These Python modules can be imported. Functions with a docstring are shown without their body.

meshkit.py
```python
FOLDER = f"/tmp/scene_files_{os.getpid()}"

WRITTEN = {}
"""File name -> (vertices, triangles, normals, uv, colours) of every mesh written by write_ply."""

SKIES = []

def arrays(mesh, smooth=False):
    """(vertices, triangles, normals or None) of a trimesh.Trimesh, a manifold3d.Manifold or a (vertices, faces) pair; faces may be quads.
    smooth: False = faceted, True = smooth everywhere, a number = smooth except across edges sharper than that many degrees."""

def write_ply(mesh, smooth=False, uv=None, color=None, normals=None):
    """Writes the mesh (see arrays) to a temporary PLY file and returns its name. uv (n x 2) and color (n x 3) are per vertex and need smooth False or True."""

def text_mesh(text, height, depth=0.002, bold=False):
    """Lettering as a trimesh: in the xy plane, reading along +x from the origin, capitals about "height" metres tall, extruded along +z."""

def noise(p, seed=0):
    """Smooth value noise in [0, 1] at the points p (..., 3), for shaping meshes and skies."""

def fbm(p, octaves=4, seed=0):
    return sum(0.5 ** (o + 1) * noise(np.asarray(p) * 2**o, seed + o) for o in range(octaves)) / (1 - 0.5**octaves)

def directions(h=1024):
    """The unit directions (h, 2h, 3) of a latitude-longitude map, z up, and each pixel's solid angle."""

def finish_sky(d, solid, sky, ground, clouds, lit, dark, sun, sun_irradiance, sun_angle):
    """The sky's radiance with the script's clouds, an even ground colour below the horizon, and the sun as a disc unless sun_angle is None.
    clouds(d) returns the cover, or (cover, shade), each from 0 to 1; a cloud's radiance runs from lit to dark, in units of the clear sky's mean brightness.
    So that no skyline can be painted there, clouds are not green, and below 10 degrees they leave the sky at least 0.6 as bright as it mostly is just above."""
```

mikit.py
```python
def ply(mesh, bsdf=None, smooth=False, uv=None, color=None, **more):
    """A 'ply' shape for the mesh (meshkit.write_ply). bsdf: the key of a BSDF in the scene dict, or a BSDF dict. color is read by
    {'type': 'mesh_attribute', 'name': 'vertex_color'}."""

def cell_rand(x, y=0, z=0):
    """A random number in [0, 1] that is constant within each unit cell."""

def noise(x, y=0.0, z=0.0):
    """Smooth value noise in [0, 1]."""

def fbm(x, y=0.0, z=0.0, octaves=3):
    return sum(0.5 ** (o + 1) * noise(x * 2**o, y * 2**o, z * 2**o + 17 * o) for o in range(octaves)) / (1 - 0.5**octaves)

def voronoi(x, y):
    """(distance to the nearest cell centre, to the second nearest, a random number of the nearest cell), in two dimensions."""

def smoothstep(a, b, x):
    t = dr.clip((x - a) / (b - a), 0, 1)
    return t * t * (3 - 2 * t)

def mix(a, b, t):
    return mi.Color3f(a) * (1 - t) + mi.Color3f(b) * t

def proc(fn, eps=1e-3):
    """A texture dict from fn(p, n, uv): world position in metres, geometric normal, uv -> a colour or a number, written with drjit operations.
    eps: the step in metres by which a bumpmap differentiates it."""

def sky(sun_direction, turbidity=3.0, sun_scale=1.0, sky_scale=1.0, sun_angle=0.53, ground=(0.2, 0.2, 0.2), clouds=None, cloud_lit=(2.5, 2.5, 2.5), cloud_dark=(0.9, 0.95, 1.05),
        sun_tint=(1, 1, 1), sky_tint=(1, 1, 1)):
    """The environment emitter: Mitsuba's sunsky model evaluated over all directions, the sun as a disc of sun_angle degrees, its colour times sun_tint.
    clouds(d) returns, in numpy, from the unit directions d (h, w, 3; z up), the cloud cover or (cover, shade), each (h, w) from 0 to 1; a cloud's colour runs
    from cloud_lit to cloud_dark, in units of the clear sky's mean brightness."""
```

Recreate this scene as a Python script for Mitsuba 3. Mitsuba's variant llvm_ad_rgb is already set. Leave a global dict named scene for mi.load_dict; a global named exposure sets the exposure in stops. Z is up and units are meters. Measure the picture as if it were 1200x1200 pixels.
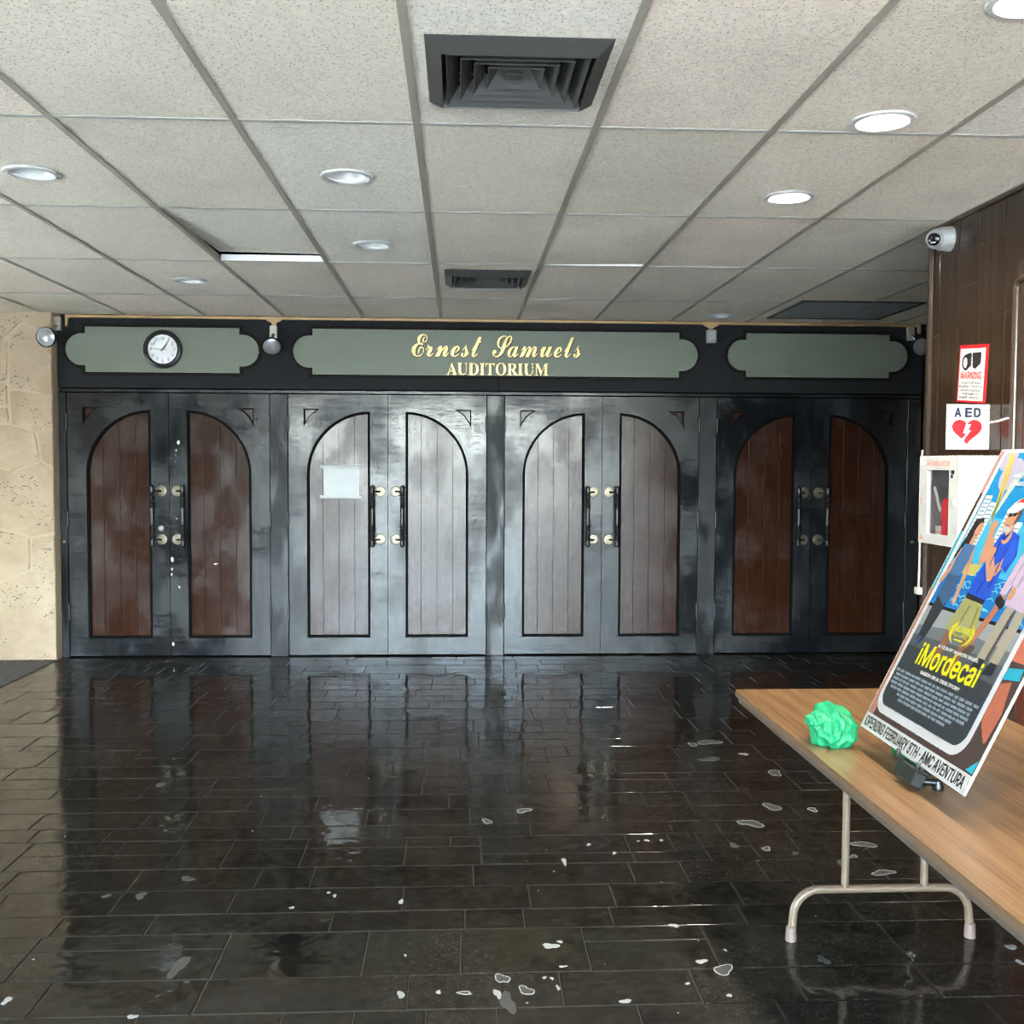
import glob, math
import numpy as np
import trimesh
import drjit as dr
import mitsuba as mi
import mikit
from mikit import proc, noise, fbm, voronoi, cell_rand, smoothstep, mix
import meshkit
from shapely import affinity, box as sbox, union_all
from shapely.geometry import Polygon, Point, LineString
from shapely.ops import unary_union

T = mi.ScalarTransform4f
scene, labels = {}, {}

# ------------------------------------------------------------------ camera, sky, exposure
CAM_H = 1.538
_yaw, _pitch, _roll = 0.0514443, 0.0459157, 0.00434466
_cy, _sy, _cp, _sp = math.cos(_yaw), math.sin(_yaw), math.cos(_pitch), math.sin(_pitch)
_fw = np.array([_sy * _cp, _cy * _cp, -_sp])
_r = np.array([_cy, -_sy, 0.0])
_u = np.cross(_r, _fw)
_up = -math.sin(_roll) * _r + math.cos(_roll) * _u
_o = np.array([0, 0, CAM_H])
scene['camera'] = {'type': 'perspective', 'fov': math.degrees(2 * math.atan(600 / 1207.9)), 'fov_axis': 'x', 'near_clip': 0.02, 'far_clip': 200.0,
                   'to_world': T().look_at(origin=_o.tolist(), target=(_o + _fw).tolist(), up=_up.tolist())}
exposure = 0.0
SKY = 165.0
scene['sky'] = mikit.sky((0.25, 0.75, 0.62), turbidity=4.0, sun_scale=0.0, sky_scale=SKY * 1.0, ground=(0.95, 0.83, 0.66), sky_tint=(1.0, 0.98, 0.95))
LAMP = (540.0, 470.0, 370.0)
LAMP_DIM = 0.35

rng = np.random.default_rng(7)
CEIL = 2.69          # ceiling height
YW = 8.25            # front (door) wall
XR = 2.297           # right panelled wall
BACK = -1.6          # glazed front behind the camera
XL = -5.6
FXL = -2.9           # left end of the glazed front
SIDE_Y0, SIDE_Y1, SIDE_Z1 = 2.8, 5.6, 1.65   # daylight opening added in the unseen left side wall


def lin(r, g, b):
    c = np.array([r, g, b], float) / 255.0
    return [float(v) for v in np.where(c <= 0.04045, c / 12.92, ((c + 0.055) / 1.055) ** 2.4)]


# ------------------------------------------------------------------ materials
def pr(color, rough=0.5, metallic=0.0, spec=0.5, two=True, **kw):
    if not isinstance(color, dict):
        color = {'type': 'rgb', 'value': list(map(float, color))}
    d = {'type': 'principled', 'base_color': color, 'roughness': rough, 'metallic': metallic, 'specular': spec, **kw}
    return {'type': 'twosided', 'b': d} if two else d


def bump(inner, fn, scale=1.0, eps=1e-3):
    return {'type': 'twosided', 'b': {'type': 'bumpmap', 'arbitrary': proc(fn, eps), 'scale': scale, 'b': inner['b'] if inner['type'] == 'twosided' else inner}}


def M(name, d):
    scene['mat_' + name] = d


def R(name):
    return {'type': 'ref', 'id': 'mat_' + name}


def c3(v):
    return mi.Color3f(*v)


# black paint of the doors and their surround: scuffed, brushed, dusty in streaks
def paint_color(p, n, uv):
    a = fbm(p.x * 2.6, p.y * 2, p.z * 1.5, 3)
    b = fbm(p.x * 30, p.y * 3, p.z * 5, 2)
    t = smoothstep(0.45, 0.75, a * 0.65 + b * 0.35)
    return mix(c3((0.0050, 0.0056, 0.0066)), c3((0.016, 0.019, 0.022)), t)


def paint_rough(p, n, uv):
    a = fbm(p.x * 3.1 + 5, p.y, p.z * 2.2, 3)
    b = fbm(p.x * 8 + 3, p.y, p.z * 45, 2)
    return 0.15 + 0.30 * smoothstep(0.36, 0.72, a * 0.8 + b * 0.2)


def pilaster_rough(p, n, uv):
    a = fbm(p.x * 5.1 + 2, p.y, p.z * 1.7 + 4, 3)
    b = fbm(p.x * 22 + 3, p.y, p.z * 6, 2)
    return 0.20 + 0.42 * smoothstep(0.34, 0.62, a * 0.75 + b * 0.25)


def paint_bump(p, n, uv):
    return 0.00035 * fbm(p.x * 14, p.y * 14, p.z * 22, 2) + 0.00024 * noise(p.x * 14, p.y * 30, p.z * 400)


M('door_paint', bump(pr(proc(paint_color), proc(paint_rough), spec=0.42), paint_bump, 1.0, 6e-4))
M('pilaster_paint', bump(pr(proc(paint_color), proc(pilaster_rough), spec=0.40), paint_bump, 1.0, 6e-4))
M('header_paint', pr(lin(28, 29, 30), 0.7, spec=0.15))
M('black_bead', pr((0.003, 0.003, 0.003), 0.8, spec=0.05))
M('black_gap', pr((0.002, 0.002, 0.002), 0.9, spec=0.0))


def wood_fn(dark, light, k, worn):
    def f(p, n, uv):
        g = fbm(p.x * 60 + k * 7, p.y * 60, p.z * 2.2 + k, 3)
        ring = noise(p.x * 170 + 4 * noise(p.x * 9, k * 3.1, p.z * 1.2), p.y * 60, p.z * 3)
        base = mix(c3(dark), c3(light), dr.clip(g * 0.75 + ring * 0.35 - 0.1, 0, 1))
        w = fbm(p.x * 7 + 11 + k, p.y, p.z * 5, 3) * 0.6 + 0.4 * fbm(p.x * 40, p.y, p.z * 18 + k, 2)
        return mix(base, c3((0.17, 0.145, 0.125)), worn * smoothstep(0.50, 0.72, w))
    return f


def wood_rough(p, n, uv):
    return 0.165 + 0.14 * smoothstep(0.35, 0.7, fbm(p.x * 6, p.y, p.z * 3.4, 3))


def wood_bump(p, n, uv):
    return 0.0003 * fbm(p.x * 16, p.y * 10, p.z * 5, 2) + 0.00008 * noise(p.x * 240, p.y * 60, p.z * 6) + 0.00012 * noise(p.x * 20, p.y * 30, p.z * 400)


for k in range(3):
    M(f'door_wood_{k}', bump(pr(proc(wood_fn((0.012, 0.0040, 0.0019), (0.036, 0.0115, 0.0050), k + 0.3, 0.05)), proc(wood_rough), spec=0.37), wood_bump, 1.0, 6e-4))


def panel_fn(k):
    def f(p, n, uv):
        g = fbm(p.y * 45 + k * 5, p.x * 45, p.z * 1.6 + k, 3)
        ring = noise(p.y * 120 + 5 * noise(p.y * 8, k, p.z * 1.0), p.x * 30, p.z * 2)
        return mix(c3((0.007, 0.0038, 0.0022)), c3((0.036, 0.019, 0.0105)), dr.clip(g * 0.8 + ring * 0.4 - 0.15 + 0.06 * k, 0, 1))
    return f


for k in range(3):
    M(f'panel_wood_{k}', pr(proc(panel_fn(k)), 0.16, spec=0.32))
M('panel_groove', pr(lin(98, 78, 60), 0.5))
M('dark_trim', pr(lin(50, 38, 30), 0.28, spec=0.5))
M('casing', pr(lin(58, 46, 38), 0.2, spec=0.6))
M('brown_door', pr(lin(74, 36, 24), 0.3))


# ceiling
def ceil_fn(col, k):
    def f(p, n, uv):
        a = fbm(p.x * 90, p.y * 90, k, 2)
        d1, d2, w = voronoi(p.x * 62 + 0.5 * noise(p.x * 40, p.y * 40), p.y * 62)
        pit = (1 - smoothstep(0.10, 0.2, d1)) * smoothstep(0.45, 0.55, w)
        stain = fbm(p.x * 1.7 + 3, p.y * 1.7, k * 3, 3)
        t = 0.82 + 0.26 * a - 0.12 * smoothstep(0.5, 0.8, stain)
        return c3((col[0], col[1] * 0.955, col[2] * 0.885)) * t * (1 - 0.6 * pit)
    return f


M('ceil_0', pr(proc(ceil_fn((0.82, 0.775, 0.695), 0.2)), 0.9, spec=0.1))
M('ceil_1', pr(proc(ceil_fn((0.78, 0.745, 0.665), 1.7)), 0.9, spec=0.1))
M('ceil_2', pr(proc(ceil_fn((0.82, 0.80, 0.75), 3.1)), 0.9, spec=0.1))
M('ceil_3', pr(proc(ceil_fn((0.85, 0.78, 0.71), 4.9)), 0.9, spec=0.1))
M('runner', pr((0.42, 0.385, 0.31), 0.5))
M('cross_tee', pr((0.52, 0.50, 0.45), 0.5))
M('tee_web', pr((0.85, 0.85, 0.84), 0.4))
M('white_metal', pr((0.74, 0.74, 0.72), 0.4))
M('lens_off', pr((0.80, 0.79, 0.75), 0.4))
M('lens_on', pr((0.9, 0.88, 0.8), 0.4))
M('vent_metal', pr((0.048, 0.048, 0.045), 0.38, spec=0.5))
M('vent_edge', pr((0.30, 0.30, 0.29), 0.35))
M('grille_metal', pr((0.125, 0.13, 0.13), 0.5))
M('plenum', pr((0.02, 0.02, 0.02), 0.9, spec=0.0))


# coral stone
def stone_fn(k):
    def f(p, n, uv):
        a = fbm(p.x * 5 + k * 3, p.y, p.z * 5, 4)
        b = fbm(p.x * 26, k, p.z * 26, 3)
        base = mix(c3((0.36, 0.255, 0.158)), c3((0.56, 0.445, 0.312)), dr.clip(0.2 + 0.8 * a + 0.35 * (b - 0.5), 0, 1))
        base = mix(base, c3((0.36, 0.215, 0.135)), 0.45 * smoothstep(0.60, 0.78, fbm(p.x * 3.5 + 9 + k, p.y, p.z * 3.5, 3)))
        pit = smoothstep(0.67, 0.74, fbm(p.x * 55, k * 2, p.z * 70, 2)) * smoothstep(0.5, 0.62, fbm(p.x * 6 + 2, k, p.z * 6 + 5, 2))
        return mix(base, c3((0.15, 0.11, 0.075)), 0.75 * pit)
    return f


def stone_bump(p, n, uv):
    return 0.006 * fbm(p.x * 14, p.y * 14, p.z * 14, 4) - 0.003 * smoothstep(0.62, 0.72, fbm(p.x * 55, 1.0, p.z * 70, 2))


for k in range(3):
    M(f'stone_{k}', bump(pr(proc(stone_fn(k)), 0.85, spec=0.2), stone_bump, 1.0, 2e-3))
M('mortar', bump(pr((0.52, 0.415, 0.295), 0.9, spec=0.1), stone_bump, 1.0, 2e-3))
M('plaster', pr((0.58, 0.53, 0.45), 0.9, spec=0.1))
M('concrete', pr((0.4, 0.39, 0.37), 0.9, spec=0.1))


# floor
def tile_col(k):
    def f(p, n, uv):
        a = fbm(p.x * 4 + k, p.y * 4, k * 5, 3)
        s = fbm(p.x * 38, p.y * 38, k, 3)
        speck = smoothstep(0.73, 0.78, noise(p.x * 150 + k, p.y * 150)) * smoothstep(0.45, 0.7, fbm(p.x * 2, p.y * 2, 4.0, 2))
        base = mix(c3((0.0075, 0.0065, 0.0051)), c3((0.0275, 0.024, 0.0182)), dr.clip(a * 0.8 + (s - 0.5) * 0.9, 0, 1))
        return mix(base, c3((0.22, 0.21, 0.18)), 0.08 * speck)
    return f


def tile_rough(p, n, uv):
    return 0.05 + 0.08 * smoothstep(0.45, 0.8, fbm(p.x * 3 + 4, p.y * 3, 2.0, 3))


def tile_bump(p, n, uv):
    return 0.0016 * fbm(p.x * 7, p.y * 7, 0.0, 2) + 0.00035 * noise(p.x * 38, p.y * 38)


for k in range(2):
    M(f'tile_{k}', bump(pr(proc(tile_col(k * 1.3)), proc(tile_rough), spec=0.43), tile_bump, 1.0, 4e-3))
M('grout', pr((0.034, 0.032, 0.028), 0.5))
M('worn_light', pr((0.27, 0.27, 0.255), 0.6))
M('worn_grey', pr((0.055, 0.055, 0.050), 0.45))


def carpet_fn(p, n, uv):
    return mix(c3((0.055, 0.050, 0.046)), c3((0.13, 0.12, 0.11)), fbm(p.x * 120, p.y * 120, 0.0, 2))


M('carpet', pr(proc(carpet_fn), 0.95, spec=0.0))

# small things
M('sign_green', pr(proc(lambda p, n, uv: mix(c3((0.118, 0.134, 0.100)), c3((0.155, 0.172, 0.132)), fbm(p.x * 1.3, p.y, p.z * 4, 3))), 0.5, spec=0.4))
M('sign_molding', pr((0.007, 0.0045, 0.004), 0.6, spec=0.12))
M('gold', pr((0.83, 0.62, 0.26), 0.32, metallic=0.35))
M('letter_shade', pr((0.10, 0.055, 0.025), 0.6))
M('raceway', pr((0.46, 0.29, 0.14), 0.4))
M('black_plastic', pr((0.012, 0.012, 0.012), 0.3))
M('black_iron', pr((0.006, 0.006, 0.007), 0.30, spec=0.42))
M('chrome', {'type': 'twosided', 'b': {'type': 'roughconductor', 'material': 'Cr', 'alpha': 0.12}})
M('brass', pr((0.27, 0.24, 0.17), 0.34, metallic=0.6))
M('white_paper', pr((0.46, 0.46, 0.45), 0.7))
M('paper_bright', pr((0.46, 0.47, 0.47), 0.5))
M('clock_face', pr((0.80, 0.80, 0.79), 0.4))
M('grey_print', pr((0.22, 0.22, 0.22), 0.6))
M('black_print', pr((0.01, 0.01, 0.012), 0.6))
M('navy_print', pr((0.012, 0.016, 0.045), 0.5))
M('red_print', pr((0.50, 0.009, 0.016), 0.45))
M('pale_red_print', pr((0.72, 0.16, 0.13), 0.5))
M('white_plastic', pr((0.43, 0.43, 0.415), 0.35))
M('cream_plastic', pr((0.55, 0.52, 0.45), 0.4))
M('red_plastic', pr((0.52, 0.008, 0.018), 0.35))
M('cabinet_inside', pr((0.42, 0.42, 0.45), 0.6))
M('pane', {'type': 'thindielectric', 'int_ior': 1.5})
M('glass_lens', pr((0.48, 0.48, 0.48), 0.22, metallic=0.35))
M('black_lens', pr((0.004, 0.004, 0.006), 0.08))
M('leg_metal', pr((0.125, 0.089, 0.060), 0.35, spec=0.5))
M('foot_plastic', pr((0.135, 0.095, 0.078), 0.5))
M('edge_band', pr((0.105, 0.066, 0.040), 0.45, spec=0.2))
M('apron', pr((0.065, 0.053, 0.041), 0.4))


def lam_fn(p, n, uv):
    w = noise(p.x * 5, p.y * 0.7) * 1.6
    arch = dr.abs(p.x - 1.36 + 0.04 * noise(p.y * 1.7, 3.0)) * 18 - 0.55 * dr.square(p.y - 2.3)
    ring = dr.square(dr.sin(arch * 2.1 + w * 2.0))
    fine = fbm(p.x * 230, p.y * 5, 1.0, 3)
    t = dr.clip(0.34 + 0.22 * ring + 0.75 * (fine - 0.35), 0, 1)
    return mix(c3((0.086, 0.044, 0.0185)), c3((0.185, 0.108, 0.052)), t)


M('laminate', pr(proc(lam_fn), 0.28, spec=0.5))


def tissue_bsdf(c):
    return {'type': 'twosided', 'b': {'type': 'principled', 'base_color': {'type': 'rgb', 'value': c}, 'roughness': 0.5, 'specular': 0.4}}


M('green_film', tissue_bsdf([0.007, 0.19, 0.074]))
M('shaded_green_film', tissue_bsdf([0.004, 0.09, 0.035]))  # green film with the shade under the poster put into its colour


# ------------------------------------------------------------------ mesh helpers
def cat(ms):
    return trimesh.util.concatenate(ms)


def bx(x0, x1, y0, y1, z0, z1):
    m = trimesh.creation.box(extents=(x1 - x0, y1 - y0, z1 - z0))
    m.apply_translation(((x0 + x1) / 2, (y0 + y1) / 2, (z0 + z1) / 2))
    return m


def bev(x0, x1, y0, y1, z0, z1, b=0.004):
    """A box with every edge chamfered."""
    s = []
    for dx, dy, dz in ((b, b, 0), (b, 0, b), (0, b, b)):
        for x in (x0 + dx, x1 - dx):
            for y in (y0 + dy, y1 - dy):
                for z in (z0 + dz, z1 - dz):
                    s.append((x, y, z))
    return trimesh.Trimesh(np.array(s)).convex_hull


def extr(poly, d):
    if poly.is_empty:
        return None
    gs = [g for g in getattr(poly, 'geoms', [poly]) if g.geom_type == 'Polygon' and g.area > 1e-9]
    return cat([trimesh.creation.extrude_polygon(g, d, engine='earcut') for g in gs])


def front(poly, y, d):
    """Polygon in (X, Z), facing the room (-y): from the plane y out to y - d."""
    m = extr(poly, d)
    v = np.array(m.vertices)
    return trimesh.Trimesh(np.stack([v[:, 0], y - v[:, 2], v[:, 1]], 1), m.faces, process=False)


def right(poly, y0, X, d):
    """Polygon in (a, z), a running from y0 towards the camera, facing -x: from X out to X - d."""
    m = extr(poly, d)
    v = np.array(m.vertices)
    return trimesh.Trimesh(np.stack([X - v[:, 2], y0 - v[:, 0], v[:, 1]], 1), m.faces, process=False)


def lathe(prof, n=40):
    return trimesh.creation.revolve(np.array(prof, float), sections=n)


def orient(m, z_to, at):
    z = np.array(z_to, float) / np.linalg.norm(z_to)
    a = np.array([0, 0, 1.0]) if abs(z[2]) < 0.95 else np.array([0, 1.0, 0])
    x = np.cross(a, z); x /= np.linalg.norm(x)
    mt = np.eye(4); mt[:3, 0], mt[:3, 1], mt[:3, 2], mt[:3, 3] = x, np.cross(z, x), z, at
    m = m.copy(); m.apply_transform(mt)
    return m


def tube(pts, r, n=14):
    pts = np.array(pts, float)
    r = np.broadcast_to(np.asarray(r, float), (len(pts),))
    tan = np.gradient(pts, axis=0)
    tan /= np.linalg.norm(tan, axis=1, keepdims=True)
    a = np.array([0.13, 0.98, 0.2]); nrm = np.cross(tan[0], a); nrm /= np.linalg.norm(nrm)
    V = []
    ang = np.arange(n) * 2 * np.pi / n
    for p, t, rr in zip(pts, tan, r):
        nrm = nrm - t * (nrm @ t); nrm /= np.linalg.norm(nrm)
        b = np.cross(t, nrm)
        V.append(p + rr * (np.cos(ang)[:, None] * nrm + np.sin(ang)[:, None] * b))
    V = np.vstack(V + [pts[:1], pts[-1:]])
    F = []
    k = len(pts)
    for i in range(k - 1):
        for j in range(n):
            q = (j + 1) % n
            F += [[i * n + j, i * n + q, (i + 1) * n + q], [i * n + j, (i + 1) * n + q, (i + 1) * n + j]]
    for j in range(n):
        q = (j + 1) % n
        F += [[k * n, q, j], [k * n + 1, (k - 1) * n + j, (k - 1) * n + q]]
    m = trimesh.Trimesh(V, F, process=False)
    m.fix_normals()
    return m


def arc(c, r, a0, a1, n=16):
    a = np.radians(np.linspace(a0, a1, n))
    return [(c[0] + r * math.cos(t), c[1] + r * math.sin(t)) for t in a]


FONTS = glob.glob("/opt/blender-*/*/datafiles/fonts/")[0]


def glyphs(text, font='Inter.woff2', stroke=0, size=120):
    """The text as a shapely shape in font pixels, baseline at 0."""
    from PIL import Image, ImageDraw, ImageFont
    f = ImageFont.truetype(FONTS + font, size)
    x0, y0, x1, y1 = f.getbbox(text, anchor='ls', stroke_width=stroke)
    im = Image.new('L', (x1 - x0 + 8, y1 - y0 + 8))
    ImageDraw.Draw(im).text((4 - x0, 4 - y0), text, 255, f, anchor='ls', stroke_width=stroke)
    on = np.pad(np.asarray(im) > 127, ((0, 0), (1, 1))).astype(np.int8)
    rows, st = np.nonzero(np.diff(on, axis=1) == 1)
    en = np.nonzero(np.diff(on, axis=1) == -1)[1]
    g = union_all(sbox(st, -rows - 1, en, -rows)).buffer(0.6).buffer(-0.6).simplify(0.6)
    return affinity.translate(g, -4 + x0, 4 - y0)


def fit(g, x0, x1, z0, z1):
    a, b, c, d = g.bounds
    g = affinity.translate(g, -a, -b)
    g = affinity.scale(g, (x1 - x0) / (c - a), (z1 - z0) / (d - b), origin=(0, 0))
    return affinity.translate(g, x0, z0)


def math_script(s):
    return ''.join(chr(0x1D4D0 + ord(c) - 65) if c.isupper() else chr(0x1D4EA + ord(c) - 97) for c in s)


def math_bold(s):
    return ''.join(chr(0x1D400 + ord(c) - 65) for c in s)


MATHF = 'NotoSansMath-Regular.woff2'


# ------------------------------------------------------------------ scene helpers
def key(name):
    if name not in scene and name not in labels:
        return name
    k = 1
    while f'{name}_{k:03d}' in scene or f'{name}_{k:03d}' in labels:
        k += 1
    return f'{name}_{k:03d}'


def obj(name, mesh, mat, parent=None, smooth=False, to_world=None, **kw):
    k = key(f'{parent}__{name}' if parent else name)
    d = mesh if isinstance(mesh, dict) else mikit.ply(mesh, smooth=smooth)
    d = {**d, 'bsdf': R(mat), **kw}
    if to_world is not None:
        d['to_world'] = to_world
    scene[k] = d
    return k


def tag(k, label=None, cat_=None, group=None, kind=None):
    d = labels.setdefault(k, {})
    if label: d['label'] = label
    if cat_: d['category'] = cat_
    if group: d['group'] = group
    if kind: d['kind'] = kind
    return k


def thing(name, label, cat_, group=None, kind=None):
    k = key(name)
    return tag(k, label, cat_, group, kind)


# ------------------------------------------------------------------ floor
FX0, FX1, FY0, FY1 = -3.12, 3.9, 1.9, 8.26
tag(obj('floor', bx(XL - 0.2, 4.4, BACK - 0.3, YW + 0.3, -0.12, -0.004), 'grout'), 'black glossy stone tile floor in a mixed rectangular pattern', 'floor', kind='structure')
tiles = []
trng = np.random.default_rng(21)
y = FY0
while y < FY1 - 0.01:
    h = float(trng.choice([0.15, 0.20, 0.20, 0.30, 0.30]))
    h = min(h, FY1 - y) if FY1 - y - h > 0.08 else FY1 - y
    x = FX0 - float(trng.uniform(0, 0.3))
    while x < FX1:
        w = float(trng.choice([0.20, 0.30, 0.30, 0.40, 0.45, 0.60]))
        a, b = max(x, FX0), min(x + w, FX1)
        if b - a > 0.03:
            if h > 0.27 and trng.random() < 0.35:               # two half-height stones in one course
                q = h * float(trng.choice([0.35, 0.5, 0.65]))
                c = a + (b - a) * float(trng.choice([0.4, 0.6, 1.0, 1.0]))
                tiles += [(a, b, y, y + q)] + ([(a, c, y + q, y + h), (c, b, y + q, y + h)] if c < b - 0.06 else [(a, b, y + q, y + h)])
            else:
                tiles.append((a, b, y, y + h))
        x += w
    y += h


def tile_mesh(x0, x1, y0, y1, g=0.0022, b=0.0035):
    tx, ty = trng.normal(0, 0.0016), trng.normal(0, 0.0016)
    dz = trng.normal(0, 0.0005)
    cx, cy = (x0 + x1) / 2, (y0 + y1) / 2
    V = []
    for inset, z in ((g, -0.03), (g, -0.0032), (g + b * 0.45, -0.0008), (g + b, 0.0)):
        for x, y in ((x0 + inset, y0 + inset), (x1 - inset, y0 + inset), (x1 - inset, y1 - inset), (x0 + inset, y1 - inset)):
            V.append((x, y, z if z < -0.02 else z + dz + tx * (x - cx) + ty * (y - cy)))
    F = [[12, 13, 14], [12, 14, 15]]
    for k in range(3):
        for a in range(4):
            c = (a + 1) % 4
            F += [[4 * k + a, 4 * k + c, 4 * k + 4 + c], [4 * k + a, 4 * k + 4 + c, 4 * k + 4 + a]]
    return trimesh.Trimesh(np.array(V), F, process=False)


def px_size(t):
    cx, cy = (t[0] + t[1]) / 2, (t[2] + t[3]) / 2
    vis = abs(cx - 0.05 * cy) < 0.53 * cy + 0.2 and cy > 2.5
    return (t[1] - t[0]) * (t[3] - t[2]) / cy ** 3 if vis else 0


tiles.sort(key=px_size, reverse=True)
rest = []
for n_, t in enumerate(tiles):
    m = tile_mesh(*t)
    if n_ < 300:
        obj('tile', m, f'tile_{n_ % 2}', 'floor', smooth=20)
    else:
        rest.append(m)
for x in np.arange(XL, 4.2, 0.4):           # plain field towards the glazed front, behind the camera
    for y in np.arange(BACK + 0.1, FY0 - 0.15, 0.3):
        rest.append(tile_mesh(x, x + 0.4, y, min(y + 0.3, FY0)))
tag(obj('far_tile', cat(rest), 'tile_0', 'floor', smooth=20), kind='stuff')

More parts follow.
